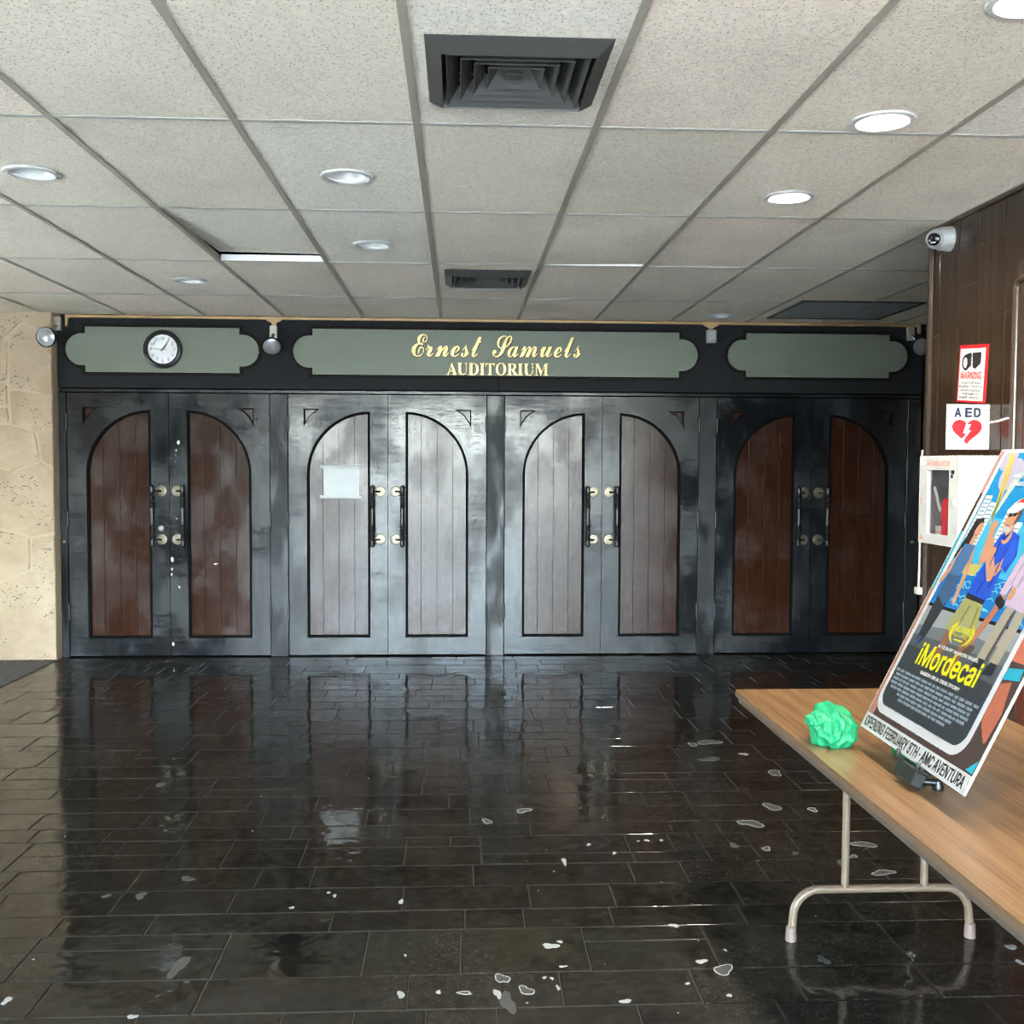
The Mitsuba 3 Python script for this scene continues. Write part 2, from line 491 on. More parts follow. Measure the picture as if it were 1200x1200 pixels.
SPOTS = [(1.583, 5.024, 0.043, 0.05), (1.413, 4.515, 0.043, 0.052), (1.257, 4.311, 0.052, 0.052), (1.115, 4.057, 0.024, 0.028), (1.583, 4.474, 0.027, 0.028), (1.235, 4.016, 0.024, 0.022), (1.337, 3.966, 0.017, 0.018), (1.646, 4.046, 0.052, 0.037), (1.555, 3.921, 0.02, 0.018), (1.482, 3.863, 0.016, 0.035), (1.61, 3.758, 0.058, 0.024), (1.315, 5.273, 0.059, 0.047), (1.391, 5.602, 0.072, 0.053), (1.289, 5.554, 0.033, 0.034), (1.521, 5.361, 0.028, 0.024), (0.291, 4.512, 0.035, 0.034), (0.124, 4.376, 0.026, 0.032), (0.41, 3.915, 0.013, 0.035), (0.295, 3.218, 0.027, 0.023), (0.328, 3.246, 0.013, 0.009), (0.809, 3.04, 0.034, 0.037), (0.754, 3.096, 0.019, 0.016), (0.48, 2.869, 0.017, 0.014), (0.142, 2.878, 0.024, 0.063), (0.115, 2.927, 0.012, 0.03), (0.131, 3.016, 0.023, 0.037), (0.198, 2.943, 0.025, 0.03), (0.018, 2.936, 0.03, 0.01), (-0.057, 2.944, 0.01, 0.01), (-0.165, 2.934, 0.015, 0.02), (-0.854, 3.132, 0.026, 0.072), (-1.288, 2.95, 0.014, 0.021), (-0.904, 2.846, 0.014, 0.014), (-1.423, 4.943, 0.02, 0.054), (-0.201, 3.573, 0.012, 0.018), (-0.165, 3.174, 0.005, 0.008), (0.832, 4.126, 0.01, 0.009), (0.772, 4.128, 0.011, 0.014), (0.736, 4.12, 0.007, 0.009), (0.294, 2.954, 0.007, 0.015), (0.259, 3.016, 0.007, 0.008), (0.281, 3.01, 0.007, 0.008), (0.787, 2.889, 0.008, 0.012), (0.681, 2.962, 0.008, 0.008), (0.721, 3.346, 0.017, 0.016), (0.847, 3.165, 0.006, 0.009), (2.354, 4.114, 0.018, 0.039), (1.137, 3.091, 0.019, 0.027), (1.77, 3.149, 0.017, 0.023), (1.742, 3.049, 0.013, 0.016), (-0.465, 3.663, 0.006, 0.012), (-0.44, 3.633, 0.009, 0.011), (-0.576, 3.54, 0.009, 0.01), (0.322, 3.082, 0.013, 0.008), (-1.127, 3.661, 0.024, 0.03), (-1.001, 3.807, 0.029, 0.024), (-1.248, 3.666, 0.015, 0.019), (0.618, 3.995, 0.01, 0.013), (0.528, 4.09, 0.011, 0.014)]
GREYS = {1, 3, 4, 6, 9, 11, 13, 23, 25, 26, 30, 33, 54, 55, 56, 47}
RINGS = {0, 1, 2, 4, 5, 7, 8, 10, 12, 13, 15, 16, 20, 25, 26, 27}
brng = np.random.default_rng(5)


def blob(x, y, rx, ry, z):
    n = 18
    a = np.arange(n) * 2 * np.pi / n
    ph, p2 = brng.uniform(0, 6.28, 2)
    r = 0.85 + 0.22 * np.sin(2 * a + ph) + 0.14 * np.sin(3 * a + p2) + brng.normal(0, 0.05, n)
    return Polygon(np.stack([x + rx * r * np.cos(a), y + ry * r * np.sin(a)], 1)).buffer(0)


lightm, greym = [], []
for i, (x, y, rx, ry) in enumerate(SPOTS):
    p = blob(x, y, rx, ry, 0)
    z = 0.0009
    if i in RINGS:
        ring = p.difference(p.buffer(-0.0035))
        m = extr(ring, 0.001); m.apply_translation((0, 0, z + 0.0004)); lightm.append(m)
        q = extr(p.buffer(-0.003), 0.0008) if not p.buffer(-0.003).is_empty else None
        if q is not None:
            q.apply_translation((0, 0, z)); greym.append(q)
    else:
        m = extr(p, 0.001); m.apply_translation((0, 0, z)); (greym if i in GREYS else lightm).append(m)
for i in range(70):                                     # flecks of flaked finish
    y = brng.uniform(2.7, 6.2); x = brng.uniform(-0.45 * y, 0.45 * y)
    if x < 0.2 and brng.random() < 0.6:
        continue
    m = extr(blob(x, y, brng.uniform(0.0015, 0.0045), brng.uniform(0.0015, 0.005), 0), 0.0008); m.apply_translation((0, 0, 0.0009)); lightm.append(m)
tag(obj('flaked_finish', cat(lightm), 'worn_light', 'floor'), 'pale flakes worn through the black finish', kind='stuff')
tag(obj('worn_patch', cat(greym), 'worn_grey', 'floor'), 'grey worn patches', kind='stuff')
# old drain cap
dr_ = lathe([(0, 0.0004), (0.024, 0.0004), (0.027, 0.0011), (0.036, 0.0011), (0.040, 0.0004), (0.040, -0.002), (0, -0.002)], 30)
dr_.apply_translation((-0.545, 3.30, 0.0004))
obj('drain_cap', dr_, 'black_bead', 'floor', smooth=30)

tag(obj('floor_carpet', bx(XL, -3.125, 5.2, 8.13, -0.004, 0.006), 'carpet'), 'dull grey-brown carpet strip at the foot of the stone wall', 'carpet', kind='structure')

# ------------------------------------------------------------------ ceiling
GX0, GY0, TW, TD = -0.146, 2.338, 0.61, 1.22
GX0 += TW * 0
gxs = [GX0 + TW * k for k in range(-9, 8)]
gys = [GY0 + TD * k for k in range(-4, 6)]
tag(obj('ceiling', bx(XL - 0.2, 4.4, BACK - 0.3, YW + 0.3, CEIL + 0.10, CEIL + 0.25), 'plenum'), 'suspended ceiling of pale speckled tiles in a grid', 'ceiling', kind='structure')

LIGHTS = [(-1.70, 4.25, 0), (-0.45, 4.22, 0), (-0.455, 5.51, 0), (-1.70, 6.66, 0), (2.0, 7.90, 0), (1.41, 4.41, 1), (1.41, 3.43, 1), (1.41, 2.53, 1), (1.41, 1.62, 1), (1.41, 0.70, 1)]
VENTS = [(0.163, 3.09), (0.170, 6.43)]
holes = [Point(x, y).buffer(0.088, 24) for x, y, _ in LIGHTS] + [sbox(x - 0.235, y - 0.235, x + 0.235, y + 0.235) for x, y in VENTS]
GR = (2.39, 3.28, 7.14, 7.98)
holes.append(sbox(GR[0] + 0.02, GR[2] + 0.02, GR[1] - 0.02, GR[3] - 0.02))
hole_u = unary_union(holes)
TINT = {(9, 3): 2, (9, 4): 2, (8, 5): 2, (8, 6): 2, (7, 6): 2, (9, 6): 1, (10, 5): 1, (9, 1): 3, (9, 2): 3, (8, 2): 3, (7, 2): 1, (7, 3): 1, (12, 4): 2, (6, 5): 1}
crng = np.random.default_rng(3)
for i in range(len(gxs) - 1):
    for j in range(len(gys) - 1):
        x0, x1, y0, y1 = gxs[i] + 0.004, gxs[i + 1] - 0.004, gys[j] + 0.004, gys[j + 1] - 0.004
        x0, x1, y0, y1 = max(x0, XL), min(x1, 4.1), max(y0, BACK), min(y1, YW + 0.02)
        if x1 - x0 < 0.05 or y1 - y0 < 0.05:
            continue
        if x0 > XR + 0.3 and y1 < 4.0:
            continue
        poly = sbox(x0, y0, x1, y1).difference(hole_u)
        m = extr(poly, 0.014)
        v = np.array(m.vertices); v[:, 2] += CEIL + 0.001
        mx, my = (x0 + x1) / 2, (y0 + y1) / 2
        if abs(mx + 1.06) < 0.2 and abs(my - 5.39) < 0.4:          # the lifted tile
            v[:, 2] += 0.045 * (v[:, 1] - y0) / (y1 - y0) - 0.012 * (v[:, 0] - mx)
        elif abs(mx - 0.77) < 0.2 and abs(my - 5.39) < 0.4:
            v[:, 2] += 0.012 * (v[:, 1] - y0) / (y1 - y0) * (v[:, 0] - x0) / (x1 - x0)
        else:
            v[:, 2] += crng.uniform(0, 0.002)
        m = trimesh.Trimesh(v, m.faces, process=False)
        c = TINT.get((i, j), int(crng.choice([0, 0, 1, 1, 3])))
        obj('tile', m, f'ceil_{c}', 'ceiling')
for x in gxs:
    if XL < x < 4.1:
        y0 = BACK if x < XR + 0.2 else 4.0
        m = cat([bx(x - 0.0125, x + 0.0125, y0, YW, CEIL - 0.003, CEIL), bx(x - 0.002, x + 0.002, y0, YW, CEIL, CEIL + 0.035)])
        obj('main_runner', m, 'runner', 'ceiling')
for y in gys:
    for i in range(len(gxs) - 1):
        x0, x1 = max(gxs[i] + 0.0125, XL), min(gxs[i + 1] - 0.0125, 4.1)
        if x1 - x0 < 0.05 or not (BACK < y < YW) or (x0 > XR + 0.3 and y < 4.5):
            continue
        m = bx(x0, x1, y - 0.011, y + 0.011, CEIL - 0.0025, CEIL)
        obj('cross_tee', m, 'cross_tee', 'ceiling')
        if abs(y - 5.998) < 0.01:
            w = bx(x0, x1, y - 0.0025, y + 0.0025, CEIL, CEIL + 0.036)
            obj('tee_web', w, 'tee_web', 'ceiling')

# downlights
trim_m = mikit.ply(lathe([(0.078, 0.010), (0.080, -0.004), (0.088, -0.0085), (0.104, -0.006), (0.108, 0.0), (0.078, 0.012)], 48), smooth=35)
cone_m = mikit.ply(lathe([(0.080, 0.0), (0.066, 0.038), (0.068, 0.040), (0.084, 0.002), (0.080, 0.0)], 48), smooth=35)
_l = lathe([(0.0, 0.0), (0.066, 0.0), (0.066, 0.006), (0.0, 0.006)], 40)
LN = ['round downlight switched off at the far left edge of the ceiling', 'round downlight switched off, the larger one nearest left of the big vent',
      'round downlight switched off, left of the small far vent', 'small round downlight switched off beside the lifted ceiling tile',
      'small unlit downlight against the door wall above the white box', 'lit round downlight, farthest of the glowing row on the right',
      'lit round downlight, middle one in sight of the glowing row on the right', 'lit round downlight cut by the top right corner of the picture',
      'lit round downlight over the near half of the table', 'lit round downlight over the near end of the table']
for (x, y, on), lab in zip(LIGHTS, LN):
    t = thing('downlight', lab, 'ceiling light', 'ceiling downlights')
    tw = T().translate([x, y, CEIL])
    obj('trim_ring', trim_m, 'white_metal', t, to_world=tw)
    obj('reflector', cone_m, 'white_metal', t, to_world=tw)
    depth = 0.006 if on else 0.036
    lm = _l.copy(); lm.apply_translation((x, y, CEIL + depth))
    if on:
        lm = trimesh.creation.cylinder(radius=0.076, height=0.004, sections=40); lm.apply_translation((x, y, CEIL + 0.006))
        obj('lens', lm, 'lens_on', t, emitter={'type': 'area', 'radiance': {'type': 'rgb', 'value': list(LAMP)}})
    else:
        obj('lens', lm, 'lens_off', t)
    bxm = lathe([(0.0, 0.092), (0.088, 0.092), (0.088, 0.012), (0.084, 0.012), (0.084, 0.088), (0.0, 0.088)], 24); bxm.apply_translation((x, y, CEIL))
    obj('housing', bxm, 'plenum', t)


# air diffusers
def sq_frustum(h0, z0, h1, z1, t=0.0025):
    """A four-sided sloping louvre between two squares of half widths h0, h1."""
    V, F = [], []
    for h, z in ((h0, z0), (h1, z1), (h1 + t, z1 + t), (h0 + t, z0 + t)):
        V += [(-h, -h, z), (h, -h, z), (h, h, z), (-h, h, z)]
    for k in range(4):
        n_ = (k + 1) % 4
        for a in range(4):
            c = (a + 1) % 4
            F += [[4 * k + a, 4 * k + c, 4 * n_ + c], [4 * k + a, 4 * n_ + c, 4 * n_ + a]]
    m = trimesh.Trimesh(np.array(V, float), F, process=False)
    return m


VL = ['large square air vent of dark grey stepped louvres near the camera', 'small-looking square air vent by the door wall with brown marks on its louvres']
for (x, y), lab in zip(VENTS, VL):
    t = thing('air_diffuser', lab, 'air vent', 'square ceiling air vents')
    tw = T().translate([x, y, CEIL])
    fr = cat([sq_frustum(0.257, -0.001, 0.215, -0.034, 0.003), sq_frustum(0.215, -0.034, 0.206, 0.03, 0.003)])
    obj('frame', fr, 'vent_metal', t, to_world=tw)
    for k in range(4):
        a = 0.170 - 0.040 * k
        obj('louvre', sq_frustum(a + 0.030, -0.030 + 0.004 * k, a - 0.004, 0.020 + 0.004 * k), 'vent_metal', t, to_world=tw)
    obj('centre_plate', bev(-0.024, 0.024, -0.024, 0.024, -0.012, -0.006, 0.002), 'vent_metal', t, to_world=tw)
    obj('duct', cat([bx(-0.225, 0.225, -0.225, 0.225, 0.085, 0.09)]), 'plenum', t, to_world=tw)
    for k in range(2):
        for s in (-1, 1):
            obj('rod', bx(-0.19, 0.19, s * (0.08 + 0.05 * k) - 0.003, s * (0.08 + 0.05 * k) + 0.003, 0.022, 0.028), 'vent_edge', t, to_world=tw)

# return air grille, three dark panels
t = thing('return_grille', 'dark grey three-panel return air grille set in the ceiling at the right by the doors', 'air vent')
x0, x1, y0, y1 = GR
ring = sbox(x0, y0, x1, y1).difference(sbox(x0 + 0.025, y0 + 0.025, x1 - 0.025, y1 - 0.025))
m = extr(ring, 0.01); m.apply_translation((0, 0, CEIL - 0.007)); obj('frame', m, 'black_plastic', t)
pw = (x1 - x0 - 0.05) / 3
for k in range(3):
    a = x0 + 0.025 + pw * k
    sl = [bx(a + 0.004, a + pw - 0.004, yy, yy + 0.011, CEIL - 0.004, CEIL + 0.002) for yy in np.arange(y0 + 0.028, y1 - 0.035, 0.016)]
    sl.append(bx(a, a + 0.006, y0 + 0.025, y1 - 0.025, CEIL - 0.006, CEIL + 0.004))
    sl.append(bx(a + 0.003, a + pw - 0.003, y0 + 0.025, y1 - 0.025, CEIL + 0.004, CEIL + 0.006))
    obj('panel', cat(sl), 'grille_metal', t)

# ------------------------------------------------------------------ front wall with the auditorium doors
PAIRS = [-2.28 + 1.714 * k for k in range(4)]
LW, PW, DH = 0.782, 0.15, 2.085
wf = tag(obj('wall_front', bx(-3.2, 3.9, YW + 0.055, YW + 0.25, 0, CEIL + 0.1), 'black_gap'), 'black front wall holding the four pairs of auditorium doors', 'wall', kind='structure')
obj('header_board', bev(-3.12, 0.31, YW - 0.02, YW + 0.06, 2.124, CEIL, 0.003), 'header_paint', wf)
obj('header_board', bev(0.312, 3.76, YW - 0.02, YW + 0.06, 2.124, CEIL, 0.003), 'header_paint', wf)
obj('lintel', bev(-3.12, 3.76, YW - 0.004, YW + 0.055, DH + 0.006, 2.118, 0.003), 'door_paint', wf)
xs = [(-3.12, PAIRS[0] - LW - 0.004)] + [(PAIRS[k] + LW + 0.004, PAIRS[k + 1] - LW - 0.004) for k in range(3)] + [(PAIRS[3] + LW + 0.004, 3.76)]
for k, (a, b) in enumerate(xs):
    nm = 'jamb' if k in (0, 4) else 'pilaster'
    if nm == 'pilaster':
        obj('pilaster', bev(a, b, YW - 0.006, YW + 0.055, 0.0, DH + 0.002, 0.004), 'pilaster_paint', wf)
    else:
        obj('jamb', bev(a, b, YW - 0.012, YW + 0.055, 0.0, DH + 0.002, 0.004), 'pilaster_paint', wf)
kn = lathe([(0, 0), (0.012, 0), (0.014, 0.006), (0.011, 0.022), (0, 0.026)], 20)
obj('door_catch', orient(kn, (0, -1, 0), (-3.09, YW - 0.012, 0.92)), 'brass', wf, smooth=30)
obj('door_catch', orient(kn, (0, -1, 0), (3.70, YW - 0.012, 0.92)), 'brass', wf, smooth=30)

SPR, RAD, ZB = 1.453, 0.50, 0.15
IN = 0.14                                        # inner edge of the arched panel from the pair's middle


def arch_poly(s=1.0):
    """The half-arch opening in (offset from the pair's middle, z)."""
    pts = [(IN, ZB), (IN + RAD, ZB)] + arc((IN, SPR), RAD, 0, 90, 28)
    return Polygon(pts)


TRI = Polygon([(0.662, 1.973), (0.662, 1.825), (0.645, 1.862), (0.617, 1.905), (0.585, 1.938), (0.532, 1.973)])
ARCH = arch_poly()
LEAF = sbox(0.002, 0.012, LW, DH).difference(ARCH).difference(TRI)
BEAD = ARCH.buffer(0.001).difference(ARCH.buffer(-0.019, join_style=2))
TRIB = TRI.buffer(0.001).difference(TRI.buffer(-0.009, join_style=2))


def mirror(p, s):
    return affinity.scale(p, s, 1, origin=(0, 0)) if s < 0 else p


def twisted_bar(L, r=0.0175):
    n, k = 90, 14
    z = np.linspace(-L / 2, L / 2, n)
    ang = np.arange(k) * 2 * np.pi / k
    V = []
    for zz in z:
        q = abs(zz) / (L / 2)
        tw = zz * 150
        am = 0.30 if 0.32 < q < 0.86 else 0.0
        base = r * (1.0 if q < 0.86 else 0.95)
        if q <= 0.30:
            base = r * 0.95
        elif q < 0.34:
            base = r * 1.2
        rr = base * (1 + am * np.cos(2 * (ang - tw)))
        V.append(np.stack([rr * np.cos(ang), rr * np.sin(ang), np.full(k, zz)], 1))
    V = np.vstack(V + [[[0, 0, z[0]], [0, 0, z[-1]]]])
    F = []
    for i in range(n - 1):
        for j in range(k):
            q = (j + 1) % k
            F += [[i * k + j, i * k + q, (i + 1) * k + q], [i * k + j, (i + 1) * k + q, (i + 1) * k + j]]
    for j in range(k):
        q = (j + 1) % k
        F += [[n * k, q, j], [n * k + 1, (n - 1) * k + j, (n - 1) * k + q]]
    m = trimesh.Trimesh(V, F, process=False)
    caps = []
    for s in (-1, 1):
        c = trimesh.creation.icosphere(2, 0.0175); c.apply_translation((0, 0, s * (L / 2 + 0.006))); caps.append(c)
    return cat([m] + caps)


ros = lathe([(0, 0.010), (0.016, 0.010), (0.020, 0.014), (0.026, 0.014), (0.030, 0.008), (0.038, 0.007), (0.043, 0.002), (0.044, 0.0), (0, 0.0)], 36)
hinge = cat([trimesh.creation.cylinder(radius=0.008, height=0.115, sections=12), bx(-0.014, 0.014, 0.004, 0.008, -0.055, 0.055)])
for s in (-1, 1):
    c = trimesh.creation.icosphere(1, 0.0085); c.apply_translation((0, 0, s * 0.06)); hinge = cat([hinge, c])
bar_m = mikit.ply(twisted_bar(0.445), smooth=40)
ros_m = mikit.ply(orient(ros, (0, -1, 0), (0, 0, 0)), smooth=30)
hinge_m = mikit.ply(hinge, smooth=35)
DL = ['black door leaf at the far left beside the stone wall, arched brown plank panel', 'right leaf of the leftmost black double door, white paint chips along its edge',
      'black door leaf with a sheet of paper taped to its arched panel', 'right leaf of the double door with the paper notice, under the script lettering',
      'left leaf of the third double door, under the word AUDITORIUM', 'right leaf of the third double door, just left of the darkest pair',
      'left leaf of the darkest double door on the right, brown planks just showing', 'nearly black door leaf at the far right behind the panelled wall']
for pi, cx in enumerate(PAIRS):
    for s in (-1, 1):
        di = pi * 2 + (1 if s > 0 else 0)
        D = f'door_{di + 1}'
        tag(D, DL[di], 'door', kind='structure')
        mv = lambda p: affinity.translate(mirror(p, s), cx, 0)
        obj('leaf', front(mv(LEAF), YW + 0.045, 0.045), 'door_paint', D)
        obj('panel_bead', front(mv(BEAD), YW + 0.022, 0.016), 'black_bead', D)
        obj('corner_bead', front(mv(TRIB), YW + 0.022, 0.016), 'black_bead', D)
        tri = obj('corner_inlay', front(mv(TRI.buffer(-0.004)), YW + 0.030, 0.008), 'door_wood_1', D)
        pwid = RAD / 4
        for k in range(4):
            a, b = IN + pwid * k, IN + pwid * (k + 1)
            pl = ARCH.intersection(sbox(a + 0.0015, ZB, b - 0.0015, 2.0))
            lip = ARCH.intersection(sbox(a + 0.0045, ZB, b - 0.0045, 2.0))
            m = cat([front(mv(pl), YW + 0.034, 0.008), front(mv(lip), YW + 0.026, 0.003)])
            obj('plank', m, f'door_wood_{(di * 2 + k) % 3}', D)
        hx = cx + s * 0.118
        H = obj('pull_handle', bar_m, 'black_iron', D, to_world=T().translate([hx, YW - 0.060, 1.124]))
        for z in (0.937, 1.320):
            rx = cx + s * 0.062
            obj('rosette', ros_m, 'brass', H, to_world=T().translate([rx, YW, z]))
            post = tube([(rx, YW - 0.008, z), (rx + s * 0.004, YW - 0.035, z), (hx - s * 0.012, YW - 0.056, z), (hx, YW - 0.060, z)], 0.007, 10)
            obj('post', post, 'black_iron', H, smooth=40)
        for z in (0.36, 1.10, 1.86):
            obj('hinge', hinge_m, 'black_iron', D, to_world=T().translate([cx + s * (LW + 0.003), YW - 0.007, z]))
        for k in range(2):
            nb = lathe([(0, 0), (0.004, 0), (0.003, 0.003), (0, 0.004)], 10)
            obj('nail', orient(nb, (0, -1, 0), (cx + s * (0.22 + 0.32 * k), YW + 0.014, ZB + 0.006)), 'white_metal', D)
cap = lathe([(0, 0.016), (0.018, 0.015), (0.024, 0.009), (0.025, 0), (0, 0)], 28)
obj('lock_cover', orient(cap, (0, -1, 0), (-2.345, YW, 1.025)), 'white_plastic', 'door_1', smooth=30)
ch = []
for x, z, rx, rz in [(-2.205, 1.70, .010, .016), (-2.225, 1.64, .005, .007), (-2.23, 1.60, .004, .004), (-2.262, 0.775, .011, .022), (-2.266, 0.70, .006, .010), (-2.268, 0.66, .005, .012), (-2.262, 0.105, .008, .014),
                     (-2.21, 0.56, .004, .009), (-2.225, 1.10, .006, .004), (-1.93, 0.74, .016, .004), (-1.60, 0.95, .012, .003), (-2.232, 1.55, .003, .005)]:
    n = 12; a = np.arange(n) * 2 * np.pi / n; r = 1 + brng.normal(0, 0.15, n)
    ch.append(front(Polygon(np.stack([x + rx * r * np.cos(a), z + rz * r * np.sin(a)], 1)).buffer(0), YW if x < -2.13 else YW + 0.023, 0.0009))
tag(obj('paint_chip', cat(ch), 'white_metal', 'door_2'), 'white chips in the black paint', kind='stuff')
obj('threshold', bx(-3.06, 3.64, YW + 0.0, YW + 0.05, 0.0, 0.006), 'black_gap', wf)

# sign boards on the header
def plaque(x0, x1, z0, z1):
    lob, stepz = 0.15, 0.052
    c = (z0 + z1) / 2
    r = (z1 - z0) / 2 - stepz
    body = sbox(x0 + lob, z0, x1 - lob, z1)
    e = []
    for xx, s in ((x0 + lob, -1), (x1 - lob, 1)):
        el = affinity.scale(Point(xx + s * (lob - r), c).buffer(r, 32), 1.0, 1.0)
        e += [el, sbox(min(xx, xx + s * (lob - r)), c - r, max(xx, xx + s * (lob - r)), c + r)]
    return unary_union([body] + e)


SB = [(-3.060, -1.565, 2.240, 2.600, 'green plaque-shaped sign board carrying the wall clock'), (-1.308, 1.912, 2.236, 2.602, 'long green sign board with gold lettering over the middle doors'),
      (2.146, 3.628, 2.246, 2.604, 'blank green sign board over the dark doors on the right')]
boards = []
for x0, x1, z0, z1, lab in SB:
    t = thing('sign_board', lab, 'sign', 'green sign boards over the doors')
    P = plaque(x0, x1, z0, z1)
    obj('panel', front(P.buffer(-0.002), YW - 0.02, 0.007), 'sign_green', t)
    outer = P.buffer(0.019, join_style=2)
    mo = outer.difference(P.buffer(-0.004, join_style=2))
    obj('molding', cat([front(mo, YW - 0.02, 0.014), front(P.buffer(0.012, join_style=2).difference(P.buffer(0.003, join_style=2)), YW - 0.034, 0.004)]), 'sign_molding', t)
    boards.append(t)
LY = YW - 0.0272
words = [(math_script('Ernest'), -0.375, 0.178, 2.388, 2.565), (math_script('Samuels'), 0.262, 0.966, 2.390, 2.560)]
parts = [fit(glyphs(w, MATHF), a, b, c, d) for w, a, b, c, d in words] + [fit(glyphs(math_bold('AUDITORIUM'), MATHF), -0.098, 0.708, 2.246, 2.343)]
for nm, g in zip(('script_lettering', 'script_lettering', 'capital_lettering'), parts):
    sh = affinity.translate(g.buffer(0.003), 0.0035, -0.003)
    k = obj(nm, front(g.simplify(0.0006), LY - 0.002, 0.005), 'gold', boards[1])
    tag(k, 'gold lettering')
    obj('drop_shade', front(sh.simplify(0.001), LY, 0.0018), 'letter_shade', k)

# tan raceway along the top
rc = thing('raceway', 'tan surface conduit running along the top of the door wall under the ceiling', 'conduit')
obj('run', bev(-3.05, 3.725, YW - 0.044, YW - 0.0205, CEIL - 0.027, CEIL - 0.004, 0.004), 'raceway', rc)
for x in (-1.45, 2.012):
    fl = Polygon([(-0.062, CEIL - 0.026), (0.062, CEIL - 0.026), (0.055, CEIL - 0.036), (0.018, CEIL - 0.052), (0.016, CEIL - 0.075), (-0.016, CEIL - 0.075), (-0.018, CEIL - 0.052), (-0.055, CEIL - 0.036)])
    obj('drop', front(affinity.translate(fl, x, 0), YW - 0.02, 0.022), 'raceway', rc)
obj('drop', bev(-3.052, -3.028, YW - 0.044, YW - 0.02, CEIL - 0.10, CEIL - 0.004, 0.004), 'raceway', rc)
obj('drop', bev(-3.112, -3.088, YW - 0.044, YW - 0.02, CEIL - 0.09, CEIL - 0.004, 0.004), 'raceway', rc)
obj('drop', bev(3.70, 3.725, YW - 0.044, YW - 0.02, CEIL - 0.08, CEIL - 0.004, 0.004), 'raceway', rc)

# emergency lamp heads
head = lathe([(0, -0.050), (0.030, -0.050), (0.052, -0.036), (0.070, -0.010), (0.074, 0.008), (0.074, 0.020), (0.069, 0.022), (0.067, 0.014), (0.0, 0.014)], 44)
lens = lathe([(0.0, 0.030), (0.030, 0.027), (0.055, 0.020), (0.067, 0.014), (0.0, 0.012)], 44)
EL = [(-3.155, 2.50, (-0.12, -0.95, -0.16), 'chrome emergency lamp head at the far left over the edge of the stone wall'),
      (-1.452, 2.45, (0.12, -0.8, -0.52), 'chrome emergency lamp head between the clock board and the lettered board'),
      (3.685, 2.495, (0.05, -0.95, -0.14), 'chrome emergency lamp head at the far right of the header')]
for x, z, d, lab in EL:
    t = thing('emergency_light', lab, 'lamp', 'emergency lamp heads on the header')
    bxx = x + (0.045 if x < -3 else -0.045 if x > 3 else 0)
    obj('mounting_box', bev(bxx - 0.030, bxx + 0.030, YW - 0.055, YW - 0.02, z + 0.06, z + 0.165, 0.004), 'cream_plastic', t)
    o = np.array([x, YW - 0.125, z])
    obj('swivel_arm', tube([(bxx, YW - 0.05, z + 0.095), (bxx, YW - 0.085, z + 0.085), (x, YW - 0.10, z + 0.02)], 0.010), 'chrome', t, smooth=40)
    obj('lamp_housing', orient(head, d, o), 'black_plastic' if x > -3 else 'chrome', t, smooth=35)
    obj('rim', orient(lathe([(0.070, 0.016), (0.076, 0.012), (0.079, 0.018), (0.076, 0.025), (0.070, 0.024), (0.070, 0.016)], 44), d, o), 'black_iron', t, smooth=35)
    obj('lens', orient(lens, d, o), 'glass_lens', t, smooth=35)

t = thing('junction_box', 'small white box hanging from the tan conduit above the third pair of doors', 'box')
obj('body', bev(1.972, 2.053, YW - 0.062, YW - 0.02, 2.515, 2.622, 0.006), 'white_plastic', t)
obj('cover_plate', bev(1.979, 2.046, YW - 0.068, YW - 0.062, 2.522, 2.615, 0.003), 'white_plastic', t)
for z in (2.532, 2.605):
    obj('screw', orient(lathe([(0, 0.002), (0.004, 0.0015), (0.0045, 0), (0, 0)], 10), (0, -1, 0), (2.012, YW - 0.068, z)), 'vent_edge', t)

# wall clock
CX, CZ, CY = -2.308, 2.424, YW - 0.027
t = thing('wall_clock', 'round wall clock with a black rim and white face on the left green board', 'clock')
obj('rim', orient(lathe([(0.113, 0.0), (0.147, 0.0), (0.150, 0.012), (0.143, 0.030), (0.128, 0.036), (0.116, 0.028), (0.113, 0.012)], 64), (0, -1, 0), (CX, CY, CZ)), 'black_plastic', t, smooth=40)
obj('face', orient(lathe([(0, 0.014), (0.116, 0.014), (0.116, 0.0), (0, 0.0)], 64), (0, -1, 0), (CX, CY, CZ)), 'clock_face', t)
num = []
for h in range(1, 13):
    a = math.radians(90 - 30 * h)
    g = glyphs(str(h), stroke=1)
    hh = 0.022; w = hh * (g.bounds[2] - g.bounds[0]) / (g.bounds[3] - g.bounds[1])
    x, z = CX + 0.088 * math.cos(a), CZ + 0.088 * math.sin(a)
    num.append(front(fit(g, x - w / 2, x + w / 2, z - hh / 2, z + hh / 2), CY - 0.0142, 0.0008))
obj('numerals', cat(num), 'grey_print', t)


def hand(ang, L, w, tail, y, mat, nm):
    a = math.radians(90 - ang)
    g = Polygon([(-tail, -w), (L * 0.96, -w * 0.7), (L, 0), (L * 0.96, w * 0.7), (-tail, w)])
    g = affinity.translate(affinity.rotate(g, a, origin=(0, 0), use_radians=True), CX, CZ)
    obj(nm, front(g, y, 0.0012), mat, t)


hand(30 + 22.5 / 2, 0.055, 0.0032, 0.015, CY - 0.017, 'black_print', 'hour_hand')
hand(272, 0.098, 0.0018, 0.026, CY - 0.0190, 'grey_print', 'second_hand')
hand(33, 0.082, 0.0024, 0.018, CY - 0.0182, 'black_print', 'minute_hand')

